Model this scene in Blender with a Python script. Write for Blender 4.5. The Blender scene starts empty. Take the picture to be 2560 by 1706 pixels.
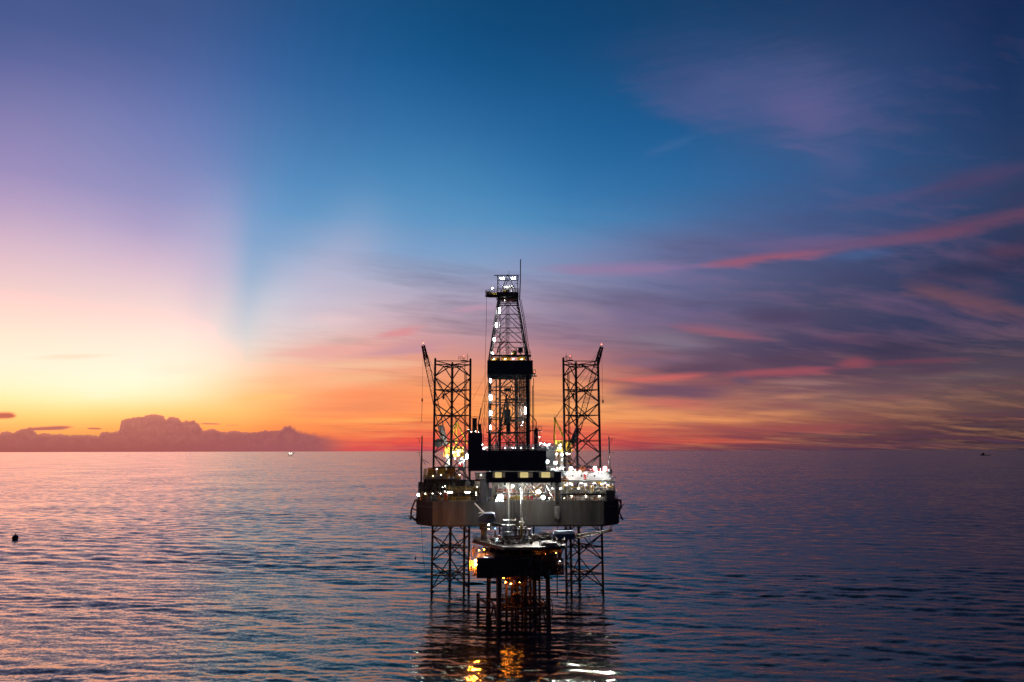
import bpy, math, random
import numpy as np
from mathutils import Vector, Matrix, Quaternion

scene = bpy.context.scene
COL = scene.collection
R = math.radians
RED_HOT = 1.2

# ------------------------------------------------------------------ camera
FOC = 1707.0                       # focal length in photo pixels (2560 wide)
PITCH = math.atan(275 / FOC)
CAM_H, CAM_Y = 46.0, -222.0
cam_data = bpy.data.cameras.new("camera")
cam_data.sensor_width = 36.0
cam_data.lens = 36.0 * FOC / 2560.0
cam_data.clip_start = 0.5
cam_data.clip_end = 400000.0
cam = bpy.data.objects.new("camera", cam_data)
COL.objects.link(cam)
cam.location = (0, CAM_Y, CAM_H)
ROLL = R(-0.12)
cam.matrix_world = Matrix.Translation((0, CAM_Y, CAM_H)) @ Matrix.Rotation(math.pi / 2 + PITCH, 4, 'X') @ Matrix.Rotation(ROLL, 4, 'Z')
scene.camera = cam

def ray(px, py):
    xc = (px - 1280) / FOC; yc = (853 - py) / FOC
    return (xc, math.cos(PITCH) - yc * math.sin(PITCH), math.sin(PITCH) + yc * math.cos(PITCH))

def at(px, py, Y):
    """where the sight line through a photo pixel meets the vertical plane at depth Y"""
    d = ray(px, py); t = (Y - CAM_Y) / d[1]
    return Vector((d[0] * t, Y, CAM_H + d[2] * t))

def level(px, py, z=0.0):
    """where the sight line through a photo pixel meets the horizontal plane at height z"""
    d = ray(px, py); t = (z - CAM_H) / d[2]
    return Vector((d[0] * t, CAM_Y + d[1] * t, z))

def azel(px, py):
    d = ray(px, py)
    return math.degrees(math.atan2(d[0], d[1])), math.degrees(math.atan2(d[2], math.hypot(d[0], d[1])))

# ------------------------------------------------------------------ view
scene.view_settings.view_transform = 'Standard'
scene.view_settings.look = 'None'
scene.view_settings.exposure = 0.0
scene.view_settings.gamma = 1.0
scene.view_settings.use_curve_mapping = False
scene.cycles.max_bounces = 6
scene.cycles.diffuse_bounces = 2
scene.cycles.glossy_bounces = 4
scene.cycles.transmission_bounces = 2
scene.cycles.caustics_reflective = False
scene.cycles.caustics_refractive = False
scene.cycles.sample_clamp_indirect = 60.0
scene.cycles.light_sampling_threshold = 0.0005
scene.cycles.use_denoising = True

def lin(c):
    return tuple((v / 255 / 12.92) if v / 255 <= 0.04045 else ((v / 255 + 0.055) / 1.055) ** 2.4 for v in c)

# ------------------------------------------------------------------ node expression helper
class E:
    """a float socket with operators"""
    def __init__(s, tree, sock): s.t, s.s = tree, sock
    def _op(s, op, *others, clamp=False):
        n = s.t.nodes.new('ShaderNodeMath'); n.operation = op; n.use_clamp = clamp
        for i, v in enumerate((s,) + others):
            if isinstance(v, E): s.t.links.new(v.s, n.inputs[i])
            else: n.inputs[i].default_value = float(v)
        return E(s.t, n.outputs[0])
    def __add__(s, o): return s._op('ADD', o)
    __radd__ = __add__
    def __sub__(s, o): return s._op('SUBTRACT', o)
    def __rsub__(s, o): return (s * -1.0) + o
    def __mul__(s, o): return s._op('MULTIPLY', o)
    __rmul__ = __mul__
    def __truediv__(s, o): return s._op('DIVIDE', o)
    def pow(s, o): return s._op('POWER', o)
    def exp(s): return s._op('EXPONENT')
    def abs(s): return s._op('ABSOLUTE')
    def max(s, o): return s._op('MAXIMUM', o)
    def min(s, o): return s._op('MINIMUM', o)
    def clamp(s): return s._op('ADD', 0.0, clamp=True)
    def smooth(s, a, b):
        n = s.t.nodes.new('ShaderNodeMapRange'); n.interpolation_type = 'SMOOTHSTEP'
        s.t.links.new(s.s, n.inputs['Value'])
        n.inputs['From Min'].default_value = a; n.inputs['From Max'].default_value = b
        return E(s.t, n.outputs[0])
    def lerp01(s, a, b):
        n = s.t.nodes.new('ShaderNodeMapRange'); n.clamp = True
        s.t.links.new(s.s, n.inputs['Value'])
        n.inputs['From Min'].default_value = a; n.inputs['From Max'].default_value = b
        return E(s.t, n.outputs[0])

def mixc(t, fac, a, b):
    n = t.nodes.new('ShaderNodeMix'); n.data_type = 'RGBA'
    if isinstance(fac, E): t.links.new(fac.s, n.inputs[0])
    else: n.inputs[0].default_value = fac
    for i, v in ((6, a), (7, b)):
        if isinstance(v, tuple): n.inputs[i].default_value = v + (1,)
        else: t.links.new(v, n.inputs[i])
    return n.outputs[2]

def combine(t, x, y, z=0.0):
    n = t.nodes.new('ShaderNodeCombineXYZ')
    for i, v in enumerate((x, y, z)):
        if isinstance(v, E): t.links.new(v.s, n.inputs[i])
        else: n.inputs[i].default_value = v
    return n.outputs[0]

def noise(t, vec, scale, detail=4, rough=0.55, dist=0.0, dim='3D'):
    n = t.nodes.new('ShaderNodeTexNoise'); n.noise_dimensions = dim
    t.links.new(vec, n.inputs['Vector'])
    n.inputs['Scale'].default_value = scale; n.inputs['Detail'].default_value = detail
    n.inputs['Roughness'].default_value = rough; n.inputs['Distortion'].default_value = dist
    return n

# ------------------------------------------------------------------ sky (world): colours of the dusk by azimuth and elevation
SKY_TABLE = {
 0:    [(0,(70,88,142)),(100,(84,98,152)),(200,(114,114,166)),(300,(138,130,178)),(450,(166,147,192)),(550,(204,174,200)),(650,(232,196,204)),(750,(252,214,204)),(830,(255,228,206)),(900,(255,239,214)),(960,(255,242,200)),(1000,(255,234,165)),(1050,(252,200,110)),(1090,(250,165,95)),(1128,(225,130,95))],
 200:  [(0,(68,88,142)),(100,(80,97,152)),(200,(106,112,166)),(300,(128,130,180)),(450,(152,145,192)),(550,(188,168,202)),(650,(224,194,208)),(750,(248,214,208)),(830,(255,228,210)),(900,(255,240,216)),(960,(255,246,212)),(1000,(255,238,180)),(1040,(254,212,122)),(1080,(250,170,90)),(1128,(222,125,92))],
 400:  [(0,(64,86,138)),(100,(72,94,148)),(200,(92,108,164)),(300,(112,124,180)),(450,(138,142,190)),(550,(165,156,200)),(650,(212,186,208)),(750,(244,214,212)),(830,(255,228,214)),(900,(255,240,218)),(950,(255,246,216)),(990,(255,238,190)),(1030,(254,208,125)),(1070,(250,172,90)),(1128,(222,115,90))],
 540:  [(0,(58,86,138)),(100,(64,94,150)),(200,(80,106,164)),(300,(96,122,178)),(450,(124,141,193)),(550,(154,162,204)),(650,(196,186,212)),(750,(234,212,214)),(830,(252,228,218)),(900,(254,232,208)),(950,(254,228,188)),(990,(254,218,160)),(1030,(254,200,118)),(1070,(252,170,90)),(1128,(225,105,88))],
 620:  [(0,(50,84,136)),(100,(56,92,148)),(200,(68,104,162)),(300,(84,120,174)),(450,(104,140,191)),(550,(122,158,203)),(650,(156,180,211)),(750,(196,203,216)),(830,(218,216,218)),(880,(240,220,206)),(930,(252,216,182)),(980,(253,202,142)),(1040,(254,188,104)),(1080,(250,152,82)),(1128,(225,95,85))],
 700:  [(0,(42,82,134)),(100,(48,92,148)),(200,(58,102,160)),(300,(72,118,172)),(450,(88,138,190)),(550,(108,156,202)),(650,(160,176,210)),(750,(205,202,216)),(830,(236,214,212)),(880,(246,204,186)),(930,(252,196,156)),(980,(253,188,125)),(1040,(252,172,95)),(1080,(248,135,78)),(1128,(225,85,82))],
 860:  [(0,(27,80,130)),(100,(34,88,142)),(200,(44,100,154)),(300,(58,112,166)),(450,(80,138,188)),(550,(106,156,200)),(650,(162,176,208)),(750,(204,194,210)),(820,(224,196,196)),(880,(238,180,165)),(930,(247,178,142)),(980,(252,168,116)),(1020,(248,152,105)),(1060,(252,162,88)),(1095,(246,118,76)),(1128,(222,82,82))],
 1000: [(0,(20,76,124)),(150,(30,90,144)),(300,(50,110,165)),(450,(76,136,186)),(550,(98,152,198)),(640,(136,164,204)),(740,(190,178,198)),(800,(206,172,182)),(860,(226,160,152)),(920,(244,165,128)),(980,(250,155,100)),(1040,(252,152,84)),(1080,(246,116,76)),(1110,(232,78,74)),(1128,(205,78,84))],
 1150: [(0,(13,70,116)),(150,(24,84,136)),(300,(44,104,158)),(450,(70,132,182)),(550,(90,148,194)),(620,(114,158,200)),(680,(146,163,200)),(740,(172,164,188)),(800,(186,158,174)),(860,(206,150,148)),(920,(238,155,122)),(980,(252,156,96)),(1040,(252,152,82)),(1080,(244,112,75)),(1110,(228,76,72)),(1128,(195,80,88))],
 1300: [(0,(10,64,110)),(150,(22,80,130)),(300,(36,98,152)),(450,(58,122,176)),(550,(82,142,190)),(620,(106,152,196)),(680,(140,155,192)),(740,(160,152,180)),(800,(170,144,164)),(860,(186,138,148)),(920,(214,142,122)),(980,(250,160,104)),(1040,(254,168,94)),(1070,(246,124,78)),(1105,(230,80,72)),(1128,(180,80,88))],
 1450: [(0,(10,61,107)),(150,(24,78,128)),(300,(30,94,148)),(450,(48,112,167)),(550,(72,132,182)),(620,(105,138,184)),(680,(128,140,176)),(740,(138,134,166)),(800,(142,124,152)),(860,(158,122,140)),(910,(188,122,120)),(960,(232,148,108)),(1010,(252,168,106)),(1045,(252,166,98)),(1072,(238,112,78)),(1108,(226,78,72)),(1128,(165,78,88))],
 1700: [(0,(17,61,104)),(150,(34,75,121)),(300,(30,88,142)),(450,(46,106,160)),(550,(72,116,166)),(620,(100,108,150)),(680,(104,108,150)),(740,(104,104,140)),(800,(106,96,132)),(850,(112,98,118)),(900,(112,84,104)),(940,(150,92,98)),(980,(164,100,94)),(1020,(208,130,96)),(1055,(226,138,88)),(1080,(190,90,75)),(1110,(170,70,70)),(1128,(112,62,76))],
 2000: [(0,(26,58,101)),(150,(46,75,121)),(230,(66,86,134)),(300,(58,86,132)),(450,(54,94,146)),(550,(70,90,136)),(620,(78,88,130)),(700,(76,82,118)),(800,(80,76,106)),(870,(72,64,94)),(920,(96,68,86)),(970,(128,92,96)),(1020,(160,108,90)),(1055,(164,100,80)),(1085,(118,68,72)),(1110,(108,60,68)),(1128,(78,56,74))],
 2300: [(0,(26,51,94)),(150,(40,64,110)),(300,(42,70,116)),(450,(48,80,126)),(550,(56,74,116)),(650,(55,66,102)),(750,(55,63,96)),(850,(56,59,90)),(900,(74,64,84)),(960,(104,80,84)),(1020,(118,82,76)),(1060,(98,64,66)),(1100,(76,52,62)),(1128,(56,46,62))],
 2560: [(0,(17,39,79)),(150,(24,48,88)),(300,(30,55,96)),(450,(44,64,102)),(550,(48,56,88)),(650,(45,51,81)),(780,(44,58,90)),(850,(54,56,83)),(920,(78,68,80)),(980,(94,72,72)),(1040,(80,58,62)),(1090,(58,43,53)),(1128,(48,38,51))],
}
cols_px = sorted(SKY_TABLE)
def table_colour(px, py):
    """smooth lookup in SKY_TABLE: linear in y per column, Catmull-Rom between columns"""
    def colv(c):
        ys = [r[0] for r in SKY_TABLE[c]]
        return np.array([np.interp(py, ys, [r[1][k] for r in SKY_TABLE[c]]) for k in range(3)])
    px = min(max(px, cols_px[0]), cols_px[-1])
    i = max(0, min(len(cols_px) - 2, int(np.searchsorted(cols_px, px, side='right')) - 1))
    x0, x1 = cols_px[i], cols_px[i + 1]
    t = (px - x0) / (x1 - x0)
    p1, p2 = colv(x0), colv(x1)
    m1 = (p2 - colv(cols_px[i - 1])) / (x1 - cols_px[i - 1]) * (x1 - x0) if i > 0 else p2 - p1
    m2 = (colv(cols_px[i + 2]) - p1) / (cols_px[i + 2] - x0) * (x1 - x0) if i + 2 < len(cols_px) else p2 - p1
    h = (2*t**3 - 3*t**2 + 1) * p1 + (t**3 - 2*t**2 + t) * m1 + (-2*t**3 + 3*t**2) * p2 + (t**3 - t**2) * m2
    return np.clip(h, 0, 255)

def pix_of(az, el):
    d = (math.sin(R(az)) * math.cos(R(el)), math.cos(R(az)) * math.cos(R(el)), math.sin(R(el)))
    fwd = d[1] * math.cos(PITCH) + d[2] * math.sin(PITCH)
    up = -d[1] * math.sin(PITCH) + d[2] * math.cos(PITCH)
    return 1280 + FOC * d[0] / fwd, 853 - FOC * up / fwd

def build_world():
    w = bpy.data.worlds.new("World"); scene.world = w; w.use_nodes = True
    t = w.node_tree; t.nodes.clear()
    out = t.nodes.new('ShaderNodeOutputWorld'); bg = t.nodes.new('ShaderNodeBackground')
    t.links.new(bg.outputs[0], out.inputs[0])
    tc = t.nodes.new('ShaderNodeTexCoord')
    sep = t.nodes.new('ShaderNodeSeparateXYZ'); t.links.new(tc.outputs['Generated'], sep.inputs[0])
    x, y, z = (E(t, sep.outputs[i]) for i in range(3))
    az = x._op('ARCTAN2', y) * (180 / math.pi)
    el = z._op('ARCSINE') * (180 / math.pi)
    el = el.max(0.0)
    # broad wavering of the bands, as dusk cloud layers have
    nv = noise(t, combine(t, az * 0.035, el * 0.16, 3.1), 1.0, 4, 0.55)
    wob = (E(t, nv.outputs[0]) - 0.5)
    elw = (el + wob * el.smooth(0.5, 6) * (1.0 - el.smooth(14, 22)) * az.lerp01(-24, 6) * 3.2).max(0.0)
    SPAN = 60.0
    eln = (elw / SPAN).clamp()
    azs = [-60, -41, -36.9, -33, -29, -26, -23.5, -21.5, -19, -16.5, -12, -8, -4, 0, 5, 10, 15, 20, 25, 30, 34, 38, 60]
    els = list(np.concatenate([np.linspace(0, 6, 11), np.linspace(7, 12, 6), np.linspace(14, 36, 10), [42, 50, 60]]))
    def colour(a, e):
        if a < -41: base = np.array(colour(-38.5, e)); return base * (0.72, 0.62, 0.62)
        if a > 41: base = np.array(colour(37, e)); return base * 0.8
        px, py = pix_of(a, min(e, 33.0))
        yy = min(max(py, 0.0), 1128.0)
        c = sum(table_colour(px + o_, yy) * w_ for o_, w_ in ((-34, .25), (-12, .25), (12, .25), (34, .25)))
        c = np.array(lin(c))
        # the afterglow outshines the film in red there: brighter than white in that channel
        hot = min(max((c[0] - 0.945) / 0.055, 0), 1) ** 1.2 * min(max((-1 - a) / 18, 0), 1) * min(max((14 - e) / 6, 0), 1)
        c = c * np.array([1 + RED_HOT * hot, 1 + 0.06 * hot, 1 + 0.04 * hot])
        if e > 33: c = c * (1 - 0.72 * min((e - 33) / 14, 1)) 
        return c
    prev = None
    for j, a in enumerate(azs):
        rp = t.nodes.new('ShaderNodeValToRGB'); cr = rp.color_ramp; cr.interpolation = 'LINEAR'
        while len(cr.elements) < len(els): cr.elements.new(0.5)
        for k, e in enumerate(els):
            cr.elements[k].position = e / SPAN
        for k, e in enumerate(els):
            cr.elements[k].color = tuple(float(v) for v in colour(a, e)) + (1,)
        t.links.new(eln.s, rp.inputs[0])
        if prev is None: prev = rp.outputs[0]
        else: prev = mixc(t, az.lerp01(azs[j - 1], a), prev, rp.outputs[0])
    col = prev
    # behind the camera: plain dark dusk
    back = az.abs().smooth(62, 120)
    rb = t.nodes.new('ShaderNodeValToRGB'); cr = rb.color_ramp
    for p, c in ((0.0, (44, 40, 56)), (0.2, (54, 50, 72)), (0.5, (32, 44, 76)), (1.0, (16, 36, 68))):
        if p == 0.0: e = cr.elements[0]
        elif p == 1.0: e = cr.elements[len(cr.elements) - 1]
        else: e = cr.elements.new(p)
        e.color = lin(c) + (1,)
    t.links.new((el / 90.0).s, rb.inputs[0])
    # cloud streaks: noise laid on a cloud plane overhead, so that it foreshortens towards the horizon
    zz = z.max(0.0) + 0.075
    cu, cv = x / zz, y / zz
    # grain runs up to the right, as the long streaks do
    gu, gv = cu * 0.93 + cv * 0.36, cv * 0.93 - cu * 0.36
    wv = noise(t, combine(t, cu * 0.5, cv * 0.5, 1.7), 1.0, 3, 0.5)
    wsp = t.nodes.new('ShaderNodeSeparateColor'); t.links.new(wv.outputs['Color'], wsp.inputs[0])
    w1, w2 = E(t, wsp.outputs[0]) - 0.5, E(t, wsp.outputs[1]) - 0.5
    n1 = E(t, noise(t, combine(t, gu * 0.42 + w1, gv * 1.3 + w2, 0.0), 1.0, 6, 0.58).outputs[0])
    n2 = E(t, noise(t, combine(t, gu * 1.1 + w2 * 1.5, gv * 3.4 + w1 * 1.5, 7.3), 1.0, 8, 0.62).outputs[0])
    n3 = E(t, noise(t, combine(t, az * 0.14 + w1, el * 1.7, 2.2), 1.0, 7, 0.6).outputs[0])
    # broad thin texture over the cloudy lower right and the warm band
    zone = az.smooth(-26, -4) * (1.0 - el.smooth(13, 22) * (1.0 - az.smooth(12, 26) * 0.6))
    tex = ((n1 - 0.5) * 1.9 + (n2 - 0.5) * 2.0).max(-0.6).min(0.6)
    tex = tex * zone
    darkc = mixc(t, 0.5, col, lin((70, 62, 92)))
    lightc = mixc(t, 0.42, col, mixc(t, el.smooth(0, 11), lin((255, 176, 112)), lin((176, 118, 148))))
    col = mixc(t, (tex * -1.7).clamp() * 0.8, col, darkc)
    col = mixc(t, (tex * 1.7).clamp() * 0.55, col, lightc)
    # fine horizontal layering low over the horizon
    lay = ((n3 - 0.5) * 2.4) * (1.0 - el.smooth(2.5, 8.5)) * az.smooth(-22, -6)
    col = mixc(t, (lay * -1.0).clamp() * 0.7, col, lin((128, 66, 82)))
    col = mixc(t, lay.clamp() * 0.5, col, mixc(t, az.smooth(4, 30), lin((255, 182, 110)), lin((150, 104, 84))))
    # one streak = one instance of this node group
    g = bpy.data.node_groups.new('cloud_streak', 'ShaderNodeTree')
    NAMES = ['az', 'el', 'n1', 'n2', 'n3', 'ca', 'ce', 'dx', 'dy', 'iL', 'iW', 'drift', 'soft', 'alpha']
    for nm in NAMES: g.interface.new_socket(nm, in_out='INPUT', socket_type='NodeSocketFloat')
    g.interface.new_socket('Base', in_out='INPUT', socket_type='NodeSocketColor')
    g.interface.new_socket('Tint', in_out='INPUT', socket_type='NodeSocketColor')
    g.interface.new_socket('Color', in_out='OUTPUT', socket_type='NodeSocketColor')
    gi, go = g.nodes.new('NodeGroupInput'), g.nodes.new('NodeGroupOutput')
    I = {nm: E(g, gi.outputs[nm]) for nm in NAMES}
    u, v = I['az'] - I['ca'], I['el'] - I['ce']
    s_ = (u * I['dx'] + v * I['dy']) * I['iL']
    q = (v * I['dx'] - u * I['dy'] + (I['n1'] - 0.5) * I['drift'] + (I['n2'] - 0.5) * (I['drift'] * 0.7)) * I['iW']
    m = (s_.abs().pow(I['soft']) * -1.2 - q.abs().pow(1.6)).exp()
    m = ((m + (I['n3'] - 0.5) * 0.8 + (I['n2'] - 0.5) * 1.0 - 0.12) * m.smooth(0.0, 0.4)).smooth(0.0, 1.0) * I['alpha']
    g.links.new(mixc(g, m.clamp(), gi.outputs['Base'], gi.outputs['Tint']), go.inputs[0])
    def streak(x1, y1, x2, y2, wpx, c, alpha, rag=1.0, soft=2.0):
        nonlocal col
        a1, e1 = azel(x1, y1); a2, e2 = azel(x2, y2)
        L = math.hypot(a2 - a1, e2 - e1) / 2; wd = wpx * 0.0336
        n = t.nodes.new('ShaderNodeGroup'); n.node_tree = g
        for nm, e_ in (('az', az), ('el', el), ('n1', n1), ('n2', n2), ('n3', n3)): t.links.new(e_.s, n.inputs[nm])
        for nm, val in (('ca', (a1 + a2) / 2), ('ce', (e1 + e2) / 2), ('dx', (a2 - a1) / 2 / L), ('dy', (e2 - e1) / 2 / L), ('iL', 1 / L), ('iW', 0.8 / wd), ('drift', 2.6 * wd * rag), ('soft', soft), ('alpha', min(alpha * 0.92, 1.5))):
            n.inputs[nm].default_value = val
        t.links.new(col, n.inputs['Base']); n.inputs['Tint'].default_value = lin(c) + (1,)
        col = n.outputs[0]
    # shadow ray and pale beam fanning up from behind the cloud bank
    for (x1, y1, x2, y2, w0, w1, c, al) in ((560, 930, 700, 430, 26, 62, (112, 158, 204), 0.30), (655, 900, 930, 540, 30, 80, (196, 184, 208), 0.34), (480, 900, 560, 480, 40, 70, (196, 176, 208), 0.30)):
        a1, e1 = azel(x1, y1); a2, e2 = azel(x2, y2)
        L = math.hypot(a2 - a1, e2 - e1); dx, dy = (a2 - a1) / L, (e2 - e1) / L
        u_, v_ = az - a1, el - e1
        s1 = (u_ * dx + v_ * dy) * (1 / L)
        q1 = (v_ * dx - u_ * dy) / ((s1 * ((w1 - w0) * 0.0336) + w0 * 0.0336).max(0.3))
        mr = (q1 * q1 * -1.0).exp() * s1.smooth(0.0, 0.6) * (1.0 - s1.smooth(0.55, 1.25))
        col = mixc(t, (mr * al).clamp(), col, lin(c))
    S = streak
    # high veil at the upper right
    S(1560, 190, 2250, 270, 90, (86, 92, 142), 0.7, 1.6); S(1900, 250, 2140, 330, 60, (98, 95, 144), 0.6, 1.6)
    S(1500, 80, 2000, 120, 60, (48, 74, 122), 0.6, 2.0); S(2050, 330, 2150, 470, 50, (80, 92, 140), 0.5, 1.5)
    S(1590, 400, 1760, 340, 12, (62, 104, 158), 0.6)
    S(2240, 505, 2620, 418, 26, (84, 64, 100), 0.6); S(2060, 525, 2380, 470, 14, (82, 80, 125), 0.5)
    # the long pink streak climbing to the right
    S(1880, 640, 2700, 520, 15, (116, 72, 96), 0.75, 1.5, 6.0); S(1720, 640, 2300, 590, 30, (112, 98, 142), 0.6, 0.9)
    S(1740, 668, 2120, 628, 12, (164, 90, 108), 0.8, 1.5, 3.0); S(1350, 672, 1800, 666, 14, (158, 120, 162), 0.6)
    S(2040, 652, 2260, 625, 13, (68, 96, 144), 0.7, 0.6)
    S(2250, 700, 2640, 640, 28, (50, 50, 80), 0.7); S(2440, 632, 2640, 620, 14, (86, 58, 84), 0.7)
    S(2235, 706, 2640, 802, 17, (118, 78, 88), 0.7, 1.4, 4.0); S(2350, 690, 2560, 740, 16, (86, 68, 94), 0.6)
    S(1660, 812, 1945, 850, 14, (160, 94, 108), 0.7, 1.5, 3.0); S(1840, 784, 2090, 800, 17, (78, 67, 98), 0.85); S(2000, 846, 2260, 852, 12, (106, 74, 98), 0.6)
    S(1560, 846, 1800, 866, 24, (138, 126, 144), 0.5)
    S(1480, 790, 1720, 780, 30, (122, 106, 140), 0.6); S(1350, 760, 1560, 800, 18, (150, 128, 150), 0.6)
    # dark bars over the afterglow on the right
    S(1590, 926, 1920, 918, 19, (92, 70, 92), 1.0, 0.9, 3.0); S(1860, 910, 2120, 900, 20, (84, 66, 88), 0.95, 0.8); S(2090, 872, 2420, 884, 34, (60, 54, 80), 0.95, 0.9)
    S(1480, 896, 1780, 905, 15, (118, 96, 122), 0.6)
    S(1490, 958, 1800, 936, 9, (216, 104, 98), 0.85, 0.8, 3.0); S(1780, 940, 2130, 924, 9, (164, 82, 94), 0.85, 0.8, 3.0); S(2080, 914, 2190, 904, 15, (150, 76, 90), 0.8, 0.9); S(2150, 908, 2500, 898, 7, (116, 66, 84), 0.7)
    S(2220, 930, 2460, 918, 13, (82, 62, 82), 0.9, 0.9); S(1500, 982, 1850, 984, 19, (108, 78, 100), 1.0, 0.9, 3.0); S(1820, 952, 1890, 956, 10, (104, 80, 102), 0.9)
    S(1890, 956, 2120, 960, 10, (166, 122, 116), 0.7); S(2070, 968, 2370, 962, 17, (98, 72, 86), 0.9, 0.9); S(2250, 950, 2600, 935, 10, (112, 92, 96), 0.5)
    S(1560, 1008, 1800, 1018, 12, (206, 108, 98), 0.7); S(1870, 1010, 2080, 1022, 10, (140, 86, 88), 0.9); S(1900, 1000, 2080, 988, 7, (206, 138, 106), 0.6); S(1980, 1030, 2200, 1038, 7, (128, 80, 84), 0.8)
    S(1430, 1042, 1960, 1048, 9, (240, 156, 98), 0.6); S(1800, 1036, 2100, 1032, 6, (214, 140, 96), 0.5)
    S(1560, 1076, 2300, 1070, 11, (156, 76, 78), 0.8); S(1480, 1098, 2000, 1108, 6, (220, 98, 74), 0.6); S(1700, 1120, 2500, 1116, 8, (108, 60, 72), 0.7)
    # warm bands left of the rig
    S(640, 884, 1080, 868, 15, (236, 168, 160), 0.85, 0.8); S(860, 890, 1160, 850, 14, (192, 144, 158), 0.75); S(930, 846, 1075, 816, 10, (222, 142, 146), 0.85, 0.9)
    S(1100, 782, 1260, 766, 11, (200, 150, 172), 0.75, 0.8); S(740, 790, 930, 800, 16, (234, 202, 206), 0.6)
    S(560, 955, 1080, 935, 14, (248, 186, 140), 0.8); S(700, 915, 1100, 905, 10, (246, 196, 158), 0.7); S(740, 985, 1110, 985, 22, (245, 145, 96), 0.9, 0.9); S(560, 1000, 760, 985, 8, (252, 196, 120), 0.7)
    S(700, 1022, 1120, 1016, 13, (242, 142, 96), 0.85); S(820, 1056, 1100, 1046, 8, (252, 176, 96), 0.7); S(330, 930, 620, 905, 12, (254, 236, 208), 0.5); S(900, 1105, 1150, 1098, 9, (240, 92, 70), 0.7)
    S(40, 892, 310, 884, 5, (250, 222, 190), 0.7); S(180, 975, 330, 972, 12, (255, 250, 214), 0.7)
    # low cumulus bank on the left horizon
    prof = [(0,208),(90,203),(130,186),(200,172),(236,212),(420,222),(600,226),(645,228),(668,206),(770,200),(786,196),(792,126),(870,108),(1000,92),(1060,100),(1085,124),(1110,107),(1168,118),(1190,138),(1262,126),(1304,158),(1324,196),(1400,186),(1480,210),(1530,200),(1600,213),(1720,200),(1836,198),(1862,170),(1892,164),(1940,204),(2350,285)]
    A0, A1 = azel(0, 1128)[0], azel(900, 1128)[0]
    rp = t.nodes.new('ShaderNodeValToRGB'); cr = rp.color_ramp
    while len(cr.elements) < len(prof): cr.elements.new(0.5)
    pts = []
    for (zx, zy) in prof:
        px, py = zx / 2.6144, 1000 + zy / 2.6144
        a, e = azel(px, py); pts.append(((a - A0) / (A1 - A0), e))
    for k, (p, e) in enumerate(pts): cr.elements[k].position = min(max(p, 0), 1)
    for k, (p, e) in enumerate(pts): cr.elements[k].color = (e / 4, e / 4, e / 4, 1)
    t.links.new(((az - A0) / (A1 - A0)).clamp().s, rp.inputs[0])
    top = E(t, rp.outputs[0]) * 4.0
    b1 = (E(t, noise(t, combine(t, az, el, 0.0), 1.7, 5, 0.6).outputs[0]) - 0.5)
    b2 = (E(t, noise(t, combine(t, az, el, 4.0), 5.0, 3, 0.6).outputs[0]) - 0.5)
    right_soft = az.smooth(-20, -14)
    d = top + b1 * 0.55 + b2 * 0.22 - el
    soft = right_soft * 0.5 + 0.045
    m = ((d / soft) + 0.5).clamp() * (1.0 - az.smooth(-16.0, -12.5))
    lowtint = mixc(t, (el / 3.0).clamp(), lin((166, 88, 86)), lin((190, 114, 106)))
    lowtint = mixc(t, az.smooth(-31, -18), lowtint, lin((160, 90, 94)))
    puff = mixc(t, (b1 * 2.6 + b2 * 1.4 + 0.3).clamp() * (el / 2.6).clamp() * 0.55, lowtint, lin((216, 140, 118)))
    rim = (1.0 - (d / 0.22).clamp()) * (1.0 - az.smooth(-24, -17))
    puff = mixc(t, rim * 0.45, puff, lin((226, 140, 112)))
    col = mixc(t, m * 0.96, col, puff)
    for (x1, y1, x2, y2, wz, c, al) in ((-30,1037,42,1036,6,(205,110,88),1.0),(55,1071,185,1066,3.2,(196,114,100),1.0),(215,1069,255,1070,1.6,(206,120,96),0.95),(500,1058,552,1059,1.6,(214,134,104),0.9),(560,1063,600,1062,1.2,(236,150,100),0.6)):
        S(x1, y1, x2, y2, wz, c, al * 1.6, 0.5, 4.0)
    # reddish haze right at the horizon right of the bank
    col = mixc(t, back, col, rb.outputs[0])
    t.links.new(col, bg.inputs['Color'])
    bg.inputs['Strength'].default_value = 1.0
    w.cycles.sampling_method = 'MANUAL'; w.cycles.sample_map_resolution = 1024
build_world()

# ------------------------------------------------------------------ materials
MATS = {}
def material(name, base, rough=0.6, metal=0.0, emit=None, strength=0.0, var=0.0, vscale=0.6, rust=0.0, vert=False):
    if name in MATS: return MATS[name]
    m = bpy.data.materials.new(name); m.use_nodes = True
    t = m.node_tree; b = t.nodes['Principled BSDF']
    b.inputs['Base Color'].default_value = tuple(base) + (1,)
    b.inputs['Roughness'].default_value = rough; b.inputs['Metallic'].default_value = metal
    if var or rust:
        tc = t.nodes.new('ShaderNodeTexCoord')
        mp = t.nodes.new('ShaderNodeMapping'); t.links.new(tc.outputs['Object'], mp.inputs[0])
        if vert: mp.inputs['Scale'].default_value = (1, 1, 0.12)
        n = noise(t, mp.outputs[0], vscale, 6, 0.65)
        f = E(t, n.outputs[0])
        dark = tuple(v * (1 - var) for v in base); lightc = tuple(min(1, v * (1 + var * 0.6)) for v in base)
        c = mixc(t, f.lerp01(0.3, 0.7), dark, lightc)
        if rust:
            n2 = noise(t, mp.outputs[0], vscale * 1.9, 5, 0.7)
            c = mixc(t, E(t, n2.outputs[0]).smooth(0.54, 0.68) * rust, c, (0.11, 0.045, 0.02))
        t.links.new(c, b.inputs['Base Color'])
    if emit is not None:
        b.inputs['Emission Color'].default_value = tuple(emit) + (1,)
        b.inputs['Emission Strength'].default_value = strength
    MATS[name] = m
    return m

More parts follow.
